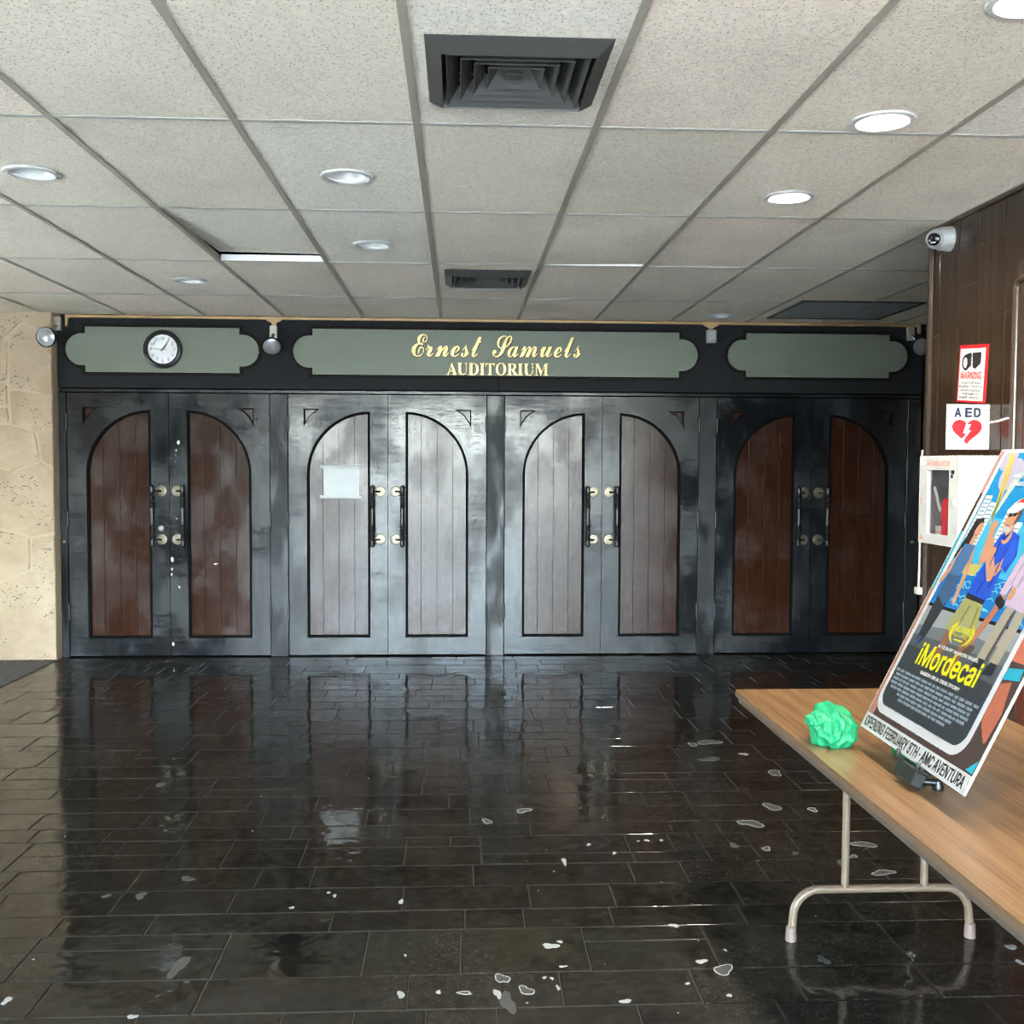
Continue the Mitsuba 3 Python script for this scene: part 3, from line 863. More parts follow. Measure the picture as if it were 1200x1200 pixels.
# paper notice
t = thing('paper_notice', 'white sheet of paper taped to the arched panel of the second double door', 'paper')
pp = Polygon([(-1.075, 1.275), (-0.795, 1.279), (-0.793, 1.514), (-1.078, 1.517)])
obj('sheet', front(pp, YW + 0.0225, 0.002), 'paper_bright', t)
for z in (1.515, 1.277):
    obj('tape', front(sbox(-1.105, z - 0.014, -0.775, z + 0.012), YW + 0.0205, 0.0006), 'white_paper', t)
ln = []
lr = np.random.default_rng(4)
for i in range(9):
    z = 1.485 - 0.022 * i; x = -1.05
    while x < -0.84:
        w = lr.uniform(0.012, 0.04); ln.append(front(sbox(x, z, min(x + w, -0.82), z + 0.006), YW + 0.0204, 0.0004)); x += w + 0.008
obj('print', cat(ln), 'white_paper', t)

# ------------------------------------------------------------------ stone wall
wl = tag(obj('wall_left', bx(XL, -3.127, 8.142, 8.5, 0, CEIL + 0.1), 'mortar'), 'beige coral stone wall left of the black doors', 'wall', kind='structure')
S = [
    [(-3.9, 2.69), (-3.127, 2.69), (-3.127, 2.53), (-3.19, 2.545), (-3.348, 2.608), (-3.51, 2.464), (-3.9, 2.40)],
    [(-3.348, 2.608), (-3.19, 2.545), (-3.127, 2.53), (-3.127, 2.04), (-3.30, 2.09), (-3.455, 2.10), (-3.462, 2.328), (-3.446, 2.497)],
    [(-3.127, 2.04), (-3.30, 2.09), (-3.455, 2.10), (-3.445, 1.832), (-3.254, 1.768), (-3.127, 1.80)],
    [(-3.51, 2.464), (-3.446, 2.497), (-3.462, 2.15), (-3.9, 2.15), (-3.9, 2.40)],
    [(-3.462, 2.15), (-3.9, 2.15), (-3.9, 1.95), (-3.458, 1.97)],
    [(-3.458, 1.97), (-3.445, 1.832), (-3.9, 1.85), (-3.9, 1.95)],
    [(-3.9, 1.85), (-3.445, 1.832), (-3.254, 1.768), (-3.219, 1.552), (-3.432, 1.466), (-3.528, 1.498), (-3.9, 1.45)],
    [(-3.254, 1.768), (-3.127, 1.80), (-3.127, 1.473), (-3.219, 1.552)],
    [(-3.9, 1.45), (-3.528, 1.498), (-3.432, 1.466), (-3.219, 1.552), (-3.127, 1.473), (-3.127, 0.992), (-3.306, 0.958), (-3.536, 1.024), (-3.9, 1.0)],
    [(-3.9, 1.0), (-3.536, 1.024), (-3.306, 0.958), (-3.31, 0.707), (-3.544, 0.608), (-3.9, 0.62)],
    [(-3.306, 0.958), (-3.127, 0.992), (-3.127, 0.68), (-3.31, 0.707)],
    [(-3.9, 0.62), (-3.544, 0.608), (-3.31, 0.707), (-3.127, 0.68), (-3.127, 0.007), (-3.9, 0.007)],
]
sr = np.random.default_rng(12)
zz = [0.007, 0.42, 0.81, 1.27, 1.66, 2.12, 2.69]
for a in range(6):
    x = -3.9
    while x > XL:
        w = sr.uniform(0.35, 0.7)
        S.append([(x, zz[a]), (x, zz[a + 1]), (max(x - w, XL) + sr.uniform(-.04, .04), zz[a + 1]), (max(x - w, XL), zz[a])])
        x -= w
for i, p in enumerate(S):
    g = Polygon(p).buffer(0)
    on = g.buffer(-0.009).buffer(-0.025).buffer(0.025)
    if any(abs(q[0] + 3.127) < 1e-6 for q in p):            # run to the corner
        ed = g.intersection(sbox(-3.16, 0, -3.12, 3)).buffer(-0.010)
        on = unary_union([on, affinity.translate(ed, 0.010, 0).intersection(g)]).buffer(0.004).buffer(-0.004)
    if i in (0, 11):
        pass
    if on.is_empty:
        continue
    inner = on.buffer(-0.006)
    m = cat([front(on, 8.145, 0.006), front(inner, 8.139, 0.004 + sr.uniform(0, 0.005))])
    obj('stone', m, f'stone_{i % 3}', wl)

# ------------------------------------------------------------------ right panelled wall
YC = 4.995
wr = tag(obj('wall_right', bx(XR + 0.0035, XR + 0.5, BACK, YC - 0.01, 0, CEIL + 0.1), 'panel_groove'), 'dark varnished wood plank wall on the right', 'wall', kind='structure')
edges = [4.93, 4.868, 4.681, 4.484, 4.275, 4.205]
PN = [(4.868, 4.930), (4.681, 4.868), (4.484, 4.681), (4.275, 4.484), (4.130, 4.275)]
y = 3.16
while y > BACK + 0.2:
    PN.append((y - 0.2, y)); y -= 0.2
prng = np.random.default_rng(9)
JO = {1: [2.565], 2: [2.36], 3: [2.52], 4: [2.19]}
for i, (a, b) in enumerate(PN):
    zc = [0.0] + sorted(JO.get(i, [prng.uniform(0.6, 2.4)])) + [CEIL]
    for z0, z1 in zip(zc[:-1], zc[1:]):
        obj('plank', bev(XR, XR + 0.006, a + 0.003, b - 0.003, z0 + 0.001, z1 - 0.001, 0.002), f'panel_wood_{int(prng.integers(3))}', wr)
for z0, z1 in ((2.39, CEIL),):
    for a, b in ((3.95, 4.13), (3.75, 3.95), (3.55, 3.75), (3.35, 3.55), (3.16, 3.35)):
        obj('plank', bev(XR, XR + 0.006, a + 0.003, b - 0.003, z0, z1 - 0.001, 0.002), 'panel_wood_1', wr)
cm = cat([bev(XR - 0.010, XR + 0.04, 4.932, 4.962, 0, CEIL, 0.006), bev(XR - 0.004, XR + 0.52, 4.964, YC, 0, CEIL, 0.005), bev(XR - 0.014, XR + 0.02, 4.942, 4.952, 0, CEIL, 0.003)])
tag(obj('trim_1', cm, 'dark_trim'), 'dark moulded corner trim at the end of the panelled wall', 'trim', kind='structure')
tag(obj('trim_2', bev(XR - 0.012, XR + 0.01, BACK, YC, CEIL - 0.022, CEIL - 0.001, 0.004), 'dark_trim'), 'thin dark trim where the panelled wall meets the ceiling', 'trim', kind='structure')
tag(obj('trim_3', bev(3.765, 3.785, 8.16, YW - 0.03, 0, CEIL, 0.004), 'dark_trim'), 'thin corner trim at the right end of the door wall', 'trim', kind='structure')
# side door in the panelled wall, cut by the picture's edge
D = 'door_9'
tag(D, 'brown side door with a shiny rounded casing in the panelled wall', 'door', kind='structure')
cs = []
def casing(path, r=0.017):
    return tube(path, r, 18)
obj('casing', casing([(XR - 0.004, 4.170, 0.01), (XR - 0.004, 4.170, 1.2), (XR - 0.004, 4.170, 2.27), (XR - 0.004, 4.160, 2.295), (XR - 0.004, 4.135, 2.305), (XR - 0.004, 3.6, 2.305), (XR - 0.004, 3.16, 2.305), (XR - 0.004, 3.13, 2.29), (XR - 0.004, 3.12, 2.26), (XR - 0.004, 3.12, 1.2), (XR - 0.004, 3.12, 0.01)]), 'casing', D, smooth=50)
obj('jamb', cat([bx(XR - 0.006, XR + 0.004, 4.10, 4.16, 0, 2.30), bx(XR - 0.006, XR + 0.004, 3.13, 3.19, 0, 2.30), bx(XR - 0.006, XR + 0.004, 3.13, 4.16, 2.25, 2.385)]), 'dark_trim', D)
obj('leaf', bev(XR - 0.003, XR + 0.0042, 3.19, 4.10, 0.01, 2.25, 0.003), 'brown_door', D)
kb = lathe([(0, 0.06), (0.02, 0.058), (0.027, 0.045), (0.02, 0.03), (0.012, 0.025), (0.012, 0.006), (0.03, 0.005), (0.032, 0), (0, 0)], 28)
obj('knob', orient(kb, (-1, 0, 0), (XR - 0.003, 3.26, 1.0)), 'brass', D, smooth=35)

# remaining shell
tag(obj('wall_alcove', bx(3.79, 3.99, YC - 0.2, YW + 0.1, 0, CEIL + 0.1), 'panel_wood_0'), 'dark wooden side wall beyond the right corner', 'wall', kind='structure')
tag(obj('wall_passage', bx(XR + 0.5, 3.9, YC - 0.25, YC - 0.05, 0, CEIL + 0.1), 'panel_wood_0'), 'dark return wall behind the panelled corner', 'wall', kind='structure')
ws = tag(obj('wall_side', cat([bx(XL - 0.2, XL, BACK - 0.2, SIDE_Y0, 0, CEIL + 0.1), bx(XL - 0.2, XL, SIDE_Y1, 8.3, 0, CEIL + 0.1), bx(XL - 0.2, XL, SIDE_Y0, SIDE_Y1, 0, 0.04), bx(XL - 0.2, XL, SIDE_Y0, SIDE_Y1, SIDE_Z1, CEIL + 0.1), bx(XL - 3.2, XL - 0.2, BACK - 3.2, 8.3, 2.9, 3.1)]), 'plaster'), 'unseen side wall far to the left, opening and canopy added to shape the daylight', 'wall', kind='structure')  # opening added to let daylight in; last slab is an added canopy cutting sky
for y in np.linspace(SIDE_Y0, SIDE_Y1, 3):
    obj('mullion', bx(XL - 0.12, XL - 0.04, y - 0.025, y + 0.025, 0.04, SIDE_Z1), 'black_plastic', ws)  # bars of the added side opening
wb = tag(obj('wall_back', cat([bx(XL - 0.2, 3.0, BACK - 0.2, BACK, CEIL - 0.10, CEIL + 0.1), bx(XL - 0.2, 3.0, BACK - 0.2, BACK, 0.0, 0.04), bx(XR - 0.1, 3.0, BACK - 0.2, BACK, 0, CEIL), bx(XL - 0.2, FXL, BACK - 0.2, BACK, 0, CEIL), bx(XL - 3.2, 6.0, BACK - 3.2, BACK - 0.2, 3.4, 3.6)]), 'concrete'),  # last slab is an unseen canopy added to hold back skylight
         'front wall with full height glazing behind the camera, canopy added to hold back skylight', 'wall', kind='structure')
for i in range(5):
    x = FXL + (XR - 0.1 - FXL) * i / 4
    obj('mullion', bx(x - 0.025, x + 0.025, BACK - 0.12, BACK - 0.04, 0.04, CEIL - 0.1), 'black_plastic', wb)

# ------------------------------------------------------------------ things on the right wall
t = thing('security_camera', 'white turret security camera on the panelled wall under the ceiling', 'camera')
co = np.array([XR, 4.775, 2.603])
obj('base', orient(lathe([(0, 0.022), (0.054, 0.022), (0.060, 0.012), (0.060, 0), (0, 0)], 40), (-1, 0, 0), co), 'white_plastic', t, smooth=35)
obj('shell', orient(lathe([(0.0, 0.100), (0.030, 0.098), (0.046, 0.078), (0.055, 0.045), (0.058, 0.018), (0, 0.018)], 40), (-1, -0.10, 0.0), co), 'white_plastic', t, smooth=40)
ed = np.array([-0.62, -0.75, -0.20]); ed /= np.linalg.norm(ed)
eo = co + np.array([-0.072, -0.012, -0.003])
ball = trimesh.creation.icosphere(4, 0.047); ball.apply_translation(eo)
e = obj('eyeball', ball, 'white_plastic', t, smooth=True)
obj('lens_window', orient(lathe([(0, 0.0525), (0.018, 0.0515), (0.0265, 0.047), (0.029, 0.040), (0.0, 0.030)], 36), ed, eo), 'black_lens', t, smooth=40)
obj('infrared_lamp', orient(trimesh.creation.box((0.022, 0.007, 0.003)), ed, eo + ed * 0.0525 + np.array([0, 0, -0.0145])), 'white_plastic', t)

# warning sign: turned a little in its plane
t = thing('warning_sign', 'white video surveillance warning sign with a red border, above the heart sign', 'sign')


def WS(p):
    return affinity.rotate(p, -5, origin=(0.13, 1.95))


wy = 4.655
obj('plate', right(WS(sbox(0.0, 1.825, 0.255, 2.082)), wy, XR, 0.004), 'red_print', t)
obj('white_field', right(WS(sbox(0.009, 1.833, 0.237, 2.066)), wy, XR - 0.004, 0.0006), 'white_paper', t)
cam_i = [Polygon([(0.10, 2.045), (0.20, 2.048), (0.20, 2.000), (0.155, 1.975), (0.13, 1.982)]), affinity.scale(Point(0.066, 2.004).buffer(0.034, 20), 1.0, 1.05), Polygon([(0.06, 2.038), (0.105, 2.048), (0.115, 1.99), (0.07, 1.968)])]
ci = unary_union(cam_i).difference(affinity.scale(Point(0.060, 2.003).buffer(0.022, 20), 0.9, 1.1)).difference(Polygon([(0.112, 2.05), (0.122, 2.05), (0.132, 1.97), (0.122, 1.965)]))
obj('camera_symbol', right(WS(ci), wy, XR - 0.0046, 0.0005), 'black_print', t)
obj('heading', right(WS(fit(glyphs('WARNING', stroke=2), 0.022, 0.215, 1.930, 1.962)), wy, XR - 0.0046, 0.0005), 'red_print', t)
lines = ['ALL ACTIVITIES ARE', 'RECORDED TO AID IN THE', 'PROSECUTION OF ANY', 'CRIME COMMITTED', 'AGAINST THIS FACILITY']
obj('small_print', cat([right(WS(fit(glyphs(s, size=60), 0.123 - 0.0048 * len(s), 0.123 + 0.0048 * len(s), 1.908 - 0.0165 * i, 1.917 - 0.0165 * i)), wy, XR - 0.0046, 0.0005) for i, s in enumerate(lines)]), 'black_print', t)

# flag-mounted heart sign
t = thing('defibrillator_sign', 'square white sign with AED and a red heart, standing out from the wall', 'sign')
SY = 4.370
obj('plate', bev(2.105, XR + 0.002, SY, SY + 0.005, 1.611, 1.808, 0.0015), 'white_plastic', t)
obj('mount', bev(XR - 0.022, XR, SY + 0.004, SY + 0.022, 1.615, 1.804, 0.002), 'white_plastic', t)
obj('lettering', cat([front(fit(glyphs(c, stroke=5), a, a + 0.030, 1.752, 1.792), SY, 0.0008) for c, a in zip('AED', (2.140, 2.187, 2.226))]), 'navy_print', t)
th = np.linspace(0, 2 * np.pi, 60)
hx = 16 * np.sin(th) ** 3; hz = 13 * np.cos(th) - 5 * np.cos(2 * th) - 2 * np.cos(3 * th) - np.cos(4 * th)
heart = fit(Polygon(np.stack([hx, hz], 1)).buffer(0), 2.131, 2.262, 1.632, 1.740)
bolt = fit(Polygon([(0.45, 1), (0.95, 1), (0.72, 0.62), (0.98, 0.62), (0.30, -0.02), (0.42, 0.0), (0.16, 0.0), (0.18, 0.22), (0.28, 0.16), (0.50, 0.42), (0.22, 0.42)]).buffer(0), 2.176, 2.217, 1.654, 1.722)
obj('heart', front(heart.difference(bolt), SY, 0.0008), 'red_print', t)
for z in (1.783, 1.640):
    obj('screw', orient(lathe([(0, 0.002), (0.003, 0.0015), (0.0035, 0), (0, 0)], 10), (0, -1, 0), (2.287, SY, z)), 'vent_edge', t)

# defibrillator cabinet
t = thing('defibrillator_cabinet', 'white wall cabinet with a window, lettered DEFIBRILLATOR, behind the poster', 'cabinet')
YB, XF = 4.652, 2.12                       # far side, front plane
YN, Z0, Z1 = 4.280, 1.190, 1.586
obj('body', cat([bev(XF + 0.016, XR, YB - 0.006, YB, Z0, Z1, 0.002), bev(XF + 0.016, XR, YN, YN + 0.006, Z0, Z1, 0.002), bev(XF + 0.016, XR, YN, YB, Z0, Z0 + 0.006, 0.002), bev(XF + 0.016, XR, YN, YB, Z1 - 0.006, Z1, 0.002)]), 'white_plastic', t)
obj('back_panel', bx(XR - 0.008, XR, YN, YB, Z0, Z1), 'cabinet_inside', t)
win = sbox(0.080, 1.238, 0.285, 1.520)
d_ = obj('door', right(sbox(0.0, Z0, YB - YN, Z1).difference(win.buffer(-0.004).buffer(0.006)), YB, XF + 0.016, 0.016), 'white_plastic', t)
obj('window_pane', right(win.buffer(0.004), YB, XF + 0.011, 0.0005), 'pane', d_)
lt = obj('lettering', right(fit(glyphs('DEFIBRILLATOR', stroke=3), 0.072, 0.290, 1.541, 1.562), YB, XF, 0.0006), 'pale_red_print', d_)
obj('catch', bev(XF - 0.006, XF, YB - 0.352, YB - 0.338, 1.37, 1.40, 0.002), 'white_metal', d_)
obj('sticker', right(unary_union([sbox(0.305, 1.505, 0.335, 1.522), sbox(0.303, 1.488, 0.322, 1.503)]), YB, XF, 0.0006), 'black_print', d_)
obj('seal_print', right(unary_union([sbox(0.012, 1.365, 0.030, 1.37), sbox(0.014, 1.378, 0.026, 1.392), sbox(0.012, 1.206, 0.045, 1.214), sbox(0.012, 1.218, 0.038, 1.222)]), YB, XF, 0.0006), 'pale_red_print', d_)
t = thing('defibrillator', 'red defibrillator case standing inside the white wall cabinet', 'medical device')
rd = Polygon([(0.185, 1.198), (0.345, 1.198), (0.345, 1.400)] + arc((0.225, 1.360), 0.040, 90, 180, 10))
obj('case', right(rd, YB, 2.282, 0.142), 'red_plastic', t)
obj('label', right(sbox(0.20, 1.21, 0.24, 1.235), YB, 2.1398, 0.0006), 'white_paper', t)
t = thing('instruction_card', 'white card and slip leaning inside the white wall cabinet', 'card')
obj('card', right(affinity.rotate(sbox(0.115, 1.33, 0.137, 1.455), 30), YB, 2.150, 0.003), 'white_paper', t)
obj('slip', right(sbox(0.115, 1.198, 0.178, 1.272), YB, 2.150, 0.003), 'white_paper', t)
obj('slip_print', right(unary_union([sbox(0.123, 1.243, 0.170, 1.249), sbox(0.123, 1.228, 0.160, 1.233)]), YB, 2.1468, 0.0005), 'pale_red_print', t)

t = thing('power_cord', 'thin white cord running down the corner of the panelled wall below the cabinet', 'cord')
obj('cord', tube([(XR - 0.018, 4.975, 1.62), (XR - 0.018, 4.977, 1.3), (XR - 0.018, 4.979, 1.1), (XR - 0.019, 4.98, 0.935)], 0.006, 8), 'cream_plastic', t, smooth=50)
obj('plug', bev(XR - 0.034, XR - 0.006, 4.955, 5.0, 0.905, 0.94, 0.003), 'cream_plastic', t)
t = thing('tape_scrap', 'narrow pale scrap of torn tape on the panelled wall right of the warning sign', 'tape')
obj('strip', right(Polygon([(0, 1.720), (0.05, 1.727), (0.10, 1.728), (0.18, 1.738), (0.205, 1.735), (0.208, 1.746), (0.17, 1.746), (0.09, 1.736), (0.05, 1.735)]), 4.40, XR, 0.002), 'cream_plastic', t)

# ------------------------------------------------------------------ folding table
TX0, TX1, TY1, TY0, TZ = 0.990, 1.750, 3.625, 1.185, 0.735
t = thing('folding_table', 'folding table with a wood-look laminate top and tan metal legs', 'table')
corner = sbox(TX0 + 0.012, TY0 + 0.012, TX1 - 0.012, TY1 - 0.012).buffer(0.012, 8)
m = extr(corner.buffer(-0.0015), 0.003); m.apply_translation((0, 0, TZ - 0.003)); obj('top', m, 'laminate', t)
m = extr(corner, 0.018); m.apply_translation((0, 0, TZ - 0.0215)); obj('edge_band', m, 'edge_band', t)
ap = sbox(TX0 + 0.012, TY0 + 0.012, TX1 - 0.012, TY1 - 0.012).difference(sbox(TX0 + 0.030, TY0 + 0.030, TX1 - 0.030, TY1 - 0.030))
m = extr(ap, 0.022); m.apply_translation((0, 0, TZ - 0.044)); obj('apron', m, 'apron', t)
m = extr(sbox(TX0 + 0.03, TY0 + 0.03, TX1 - 0.03, TY1 - 0.03), 0.006); m.apply_translation((0, 0, TZ - 0.028)); obj('underside', m, 'apron', t)
for yl, sgn in ((3.225, -1), (1.585, 1)):
    xa, xb, zc, rr = 1.078, 1.672, 0.168, 0.085
    path = [(xa, yl, 0.03), (xa + 0.004, yl, 0.06)] + [(px_, yl, pz) for px_, pz in arc((xa + rr + 0.006, zc - rr), rr, 180, 90, 10)] + [(px_, yl, pz) for px_, pz in arc((xb - rr - 0.006, zc - rr), rr, 90, 0, 10)] + [(xb - 0.004, yl, 0.06), (xb, yl, 0.03)]
    lf = obj('leg_frame', tube(path, 0.0135, 16), 'leg_metal', t, smooth=50)
    for x in (1.253, 1.515):
        obj('upright', tube([(x, yl, zc), (x, yl, 0.4), (x, yl, TZ - 0.028)], 0.0125, 16), 'leg_metal', lf, smooth=50)
    for x in (xa, xb):
        ft = lathe([(0, 0), (0.0185, 0), (0.0185, 0.006), (0.0165, 0.046), (0.0142, 0.048), (0, 0.048)], 20); ft.apply_translation((x, yl, 0.001))
        obj('foot_cap', ft, 'foot_plastic', lf, smooth=30)
    br = tube([(1.384, yl + sgn * 0.30, TZ - 0.04), (1.384, yl + sgn * 0.20, TZ - 0.07), (1.384, yl + sgn * 0.06, TZ - 0.17), (1.384, yl + sgn * 0.012, TZ - 0.24)], 0.008, 10)
    obj('brace', cat([br, tube([(1.253, yl, TZ - 0.245), (1.384, yl, TZ - 0.245), (1.515, yl, TZ - 0.245)], 0.008, 10)]), 'leg_metal', lf, smooth=50)
    obj('pivot_plate', cat([bx(1.20, 1.57, yl - 0.02, yl + 0.02, TZ - 0.030, TZ - 0.0275)]), 'leg_metal', lf)

# ------------------------------------------------------------------ crumpled green film
def crumple(rx, ry, rz, seed, sub=5):
    m = trimesh.creation.icosphere(sub, 1.0)
    v = np.array(m.vertices)
    d = 0.10 * v[:, 0] * v[:, 2] - 0.10 * np.exp(-((v[:, 0] + 0.8) ** 2 + (v[:, 2] + 0.1) ** 2) / 0.10)
    for k, (f, a) in enumerate(((1.3, 0.46), (2.4, 0.30), (4.6, 0.11), (9.0, 0.03))):
        w = v * np.array([f, f, f * 0.42]) + 0.9 * np.stack([meshkit.noise(v * f * 0.7, seed + 20 + k), meshkit.noise(v * f * 0.7, seed + 40 + k), meshkit.noise(v * f * 0.7, seed + 60 + k)], -1)
        d += a * (1 - np.abs(2 * meshkit.noise(w, seed + k) - 1)) - a * 0.62
    v = v * (1 + d)[:, None] * np.array([rx, ry, rz])
    z0 = -rz * 0.72
    v[:, 2] = np.where(v[:, 2] < z0, z0 + 0.02 * (v[:, 2] - z0), v[:, 2])
    v[:, 2] -= v[:, 2].min()
    return trimesh.Trimesh(v, m.faces, process=False)


m = crumple(0.058, 0.070, 0.064, 5)
flap = crumple(0.030, 0.036, 0.022, 11, 4); flap.apply_translation((-0.046, -0.012, 0.056))
ridge = crumple(0.022, 0.040, 0.036, 17, 4); ridge.apply_translation((0.020, 0.0, 0.050))
m = cat([m, flap])
m.apply_translation((1.078, 2.90, TZ + 0.0005))
tag(obj('crumpled_wrap', m, 'green_film', smooth=28), 'bright green crumpled plastic wrap on the table near its left edge', 'plastic wrap', 'green crumpled wraps')
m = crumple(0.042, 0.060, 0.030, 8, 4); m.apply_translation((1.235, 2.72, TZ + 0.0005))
tag(obj('crumpled_wrap', m, 'shaded_green_film', smooth=28), 'green crumpled wrap, shade put into its colour, half hidden under the bottom edge of the poster', 'plastic wrap', 'green crumpled wraps')

# ------------------------------------------------------------------ poster and easel
PO = np.array([1.143, 2.852, 0.80])
PU = np.array([-0.011, -0.622, 0.0]); PU /= np.linalg.norm(PU)
PV = np.array([0.445, 0.0, 0.8956]); PV -= PU * (PV @ PU); PV /= np.linalg.norm(PV)
PN_ = np.cross(PU, PV)
BW, BH = 0.624, 0.878
poster = thing('movie_poster', 'large movie poster board leaning on an easel on the table', 'poster')


def onboard(poly, lvl, d=0.0003):
    m = extr(poly, d)
    v = np.array(m.vertices)
    P = PO + v[:, :1] * PU + v[:, 1:2] * PV + (v[:, 2:] + 0.00035 * lvl) * PN_
    return trimesh.Trimesh(P, m.faces, process=False)


PC = {}


def pmat(rgb, rough=0.28):
    nm = 'ink_%02x%02x%02x' % rgb
    if 'mat_' + nm not in scene:
        M(nm, pr([0.38 * v for v in lin(*rgb)], rough, spec=0.4))
    return nm


def ink(name, poly, lvl, rgb, clip=True):
    if clip:
        poly = poly.intersection(sbox(0.004, 0.004, BW - 0.004, BH - 0.004))
    if poly.is_empty:
        return
    if poly.geom_type == 'MultiPolygon' and name.endswith(('fold', 'badge', 'shoe', 'skin', 'leg', 'trousers', 'arm')):
        return [ink(name, g, lvl, rgb, False) for g in poly.geoms]
    return obj(name, onboard(poly, lvl), pmat(rgb), poster)


m = extr(sbox(0, 0, BW, BH), 0.006)
v = np.array(m.vertices)
P = PO + v[:, :1] * PU + v[:, 1:2] * PV + (v[:, 2:] - 0.006) * PN_
M('poster_board', pr((0.38, 0.38, 0.37), 0.4))
obj('board', trimesh.Trimesh(P, m.faces, process=False), 'poster_board', poster)
PG = Polygon
# hand-held frame around the picture
ink('print_hand', sbox(0.004, 0.046, BW - 0.004, BH - 0.004), 0, (82, 66, 62))
ink('print_sky_edge', PG([(0, 0.44), (0.035, 0.44), (0.035, 0.62), (0, 0.62)]), 1, (74, 178, 196))
ink('print_thumb', PG([(0, 0.046), (0.04, 0.046), (0.05, 0.25), (0.035, 0.44), (0, 0.44)]), 1, (186, 132, 112))
ink('print_finger', PG([(0, 0.74), (0.035, 0.74), (0.035, 0.874), (0, 0.874)]), 1, (200, 150, 150))
ink('print_finger', PG([(0.556, 0.17), (0.600, 0.13), (0.606, 0.20), (0.585, 0.27), (0.556, 0.26)]).buffer(0.006), 1, (196, 112, 86))
ink('print_finger', PG([(0.545, 0.33), (0.60, 0.33), (0.612, 0.44), (0.58, 0.50), (0.545, 0.47)]).buffer(0.006), 1, (214, 120, 96))
ink('print_accent', PG([(0.545, 0.275), (0.615, 0.285), (0.61, 0.315), (0.55, 0.305)]), 2, (50, 180, 205))
ink('print_accent', PG([(0.585, 0.052), (0.618, 0.05), (0.618, 0.085)]), 2, (50, 180, 205))
rr_ = lambda a, b, c, d, r: sbox(a + r, b + r, c - r, d - r).buffer(r, 14)
ink('print_frame', rr_(0.020, 0.062, 0.548, 0.905, 0.060), 2, (228, 226, 226))
scr = rr_(0.040, 0.086, 0.528, 0.92, 0.045).intersection(sbox(0, 0, 1, 0.866))
ink('print_sky', scr, 3, (18, 150, 214))
ink('print_cloud', unary_union([Point(0.12, 0.80).buffer(0.05), Point(0.20, 0.845).buffer(0.045), Point(0.07, 0.85).buffer(0.04)]).intersection(scr), 4, (196, 190, 216))
ink('print_sky_low', PG([(0.04, 0.4), (0.528, 0.4), (0.528, 0.60), (0.30, 0.66), (0.04, 0.68)]), 4, (70, 186, 226))
# palm
trunk = LineString([(0.145, 0.655), (0.128, 0.72), (0.098, 0.80), (0.075, 0.855)]).buffer(0.006)
ink('print_palm', trunk, 5, (196, 188, 150))
fr = [PG([(0.072, 0.866), (0.10, 0.85), (0.135, 0.74), (0.138, 0.68), (0.11, 0.74), (0.09, 0.80)]), PG([(0.06, 0.866), (0.085, 0.866), (0.105, 0.80), (0.085, 0.79)])]
ink('print_palm', fr[0], 6, (214, 190, 104)); ink('print_palm', fr[1], 6, (226, 206, 130))
ink('print_palm', PG([(0.118, 0.76), (0.142, 0.70), (0.150, 0.655), (0.132, 0.68)]), 7, (128, 152, 84))
ink('print_palm', PG([(0.15, 0.8), (0.19, 0.815), (0.165, 0.74), (0.142, 0.66), (0.14, 0.72)]), 5, (206, 222, 214))
# buildings, plainly windowed
for (a, b, c, d) in ((0.048, 0.60, 0.085, 0.735), (0.09, 0.58, 0.128, 0.715), (0.20, 0.56, 0.25, 0.70), (0.26, 0.56, 0.30, 0.665)):
    ink('print_building', sbox(a, b, c, d), 5, (226, 232, 232))
    wn = unary_union([sbox(a + 0.004, zz_, c - 0.004, zz_ + 0.004) for zz_ in np.arange(b, d - 0.01, 0.012)])
    ink('print_window', wn, 6, (150, 178, 190))
# pool, pavement
ink('print_pool', PG([(0.04, 0.395), (0.528, 0.395), (0.528, 0.50), (0.04, 0.52)]), 5, (24, 120, 196))
wv = np.random.default_rng(8)
ink('print_ripple', unary_union([LineString([(x, z), (x + 0.018, z + 0.006), (x + 0.03, z)]).buffer(0.0016) for x, z in zip(wv.uniform(0.04, 0.5, 60), wv.uniform(0.40, 0.50, 60))]).intersection(scr), 6, (120, 212, 236))
ink('print_boat', PG([(0.10, 0.50), (0.20, 0.50), (0.21, 0.535), (0.11, 0.53)]), 6, (206, 194, 110))
ink('print_pavement', scr.intersection(sbox(0, 0, 1, 0.395)), 5, (116, 122, 126))
ink('print_kerb', sbox(0.04, 0.390, 0.528, 0.399).intersection(scr), 6, (24, 28, 36))
ink('print_pavement_light', PG([(0.04, 0.33), (0.30, 0.35), (0.528, 0.34), (0.528, 0.39), (0.04, 0.39)]).intersection(scr), 6, (160, 164, 166))
ink('print_dark_ground', scr.intersection(PG([(0, 0), (1, 0), (1, 0.235), (0.3, 0.262), (0, 0.270)])), 6, (58, 63, 66))
ink('print_mid_ground', scr.intersection(PG([(0, 0.270), (0.3, 0.262), (1, 0.235), (1, 0.29), (0.3, 0.31), (0, 0.30)])), 6, (86, 91, 95))

SK, SK2 = (214, 154, 118), (188, 122, 92)
ell = lambda x, z, a, b, r=0: affinity.rotate(affinity.scale(Point(x, z).buffer(1, 20), a, b), r)
limb = lambda pts, w: LineString(pts).buffer(w, 8)
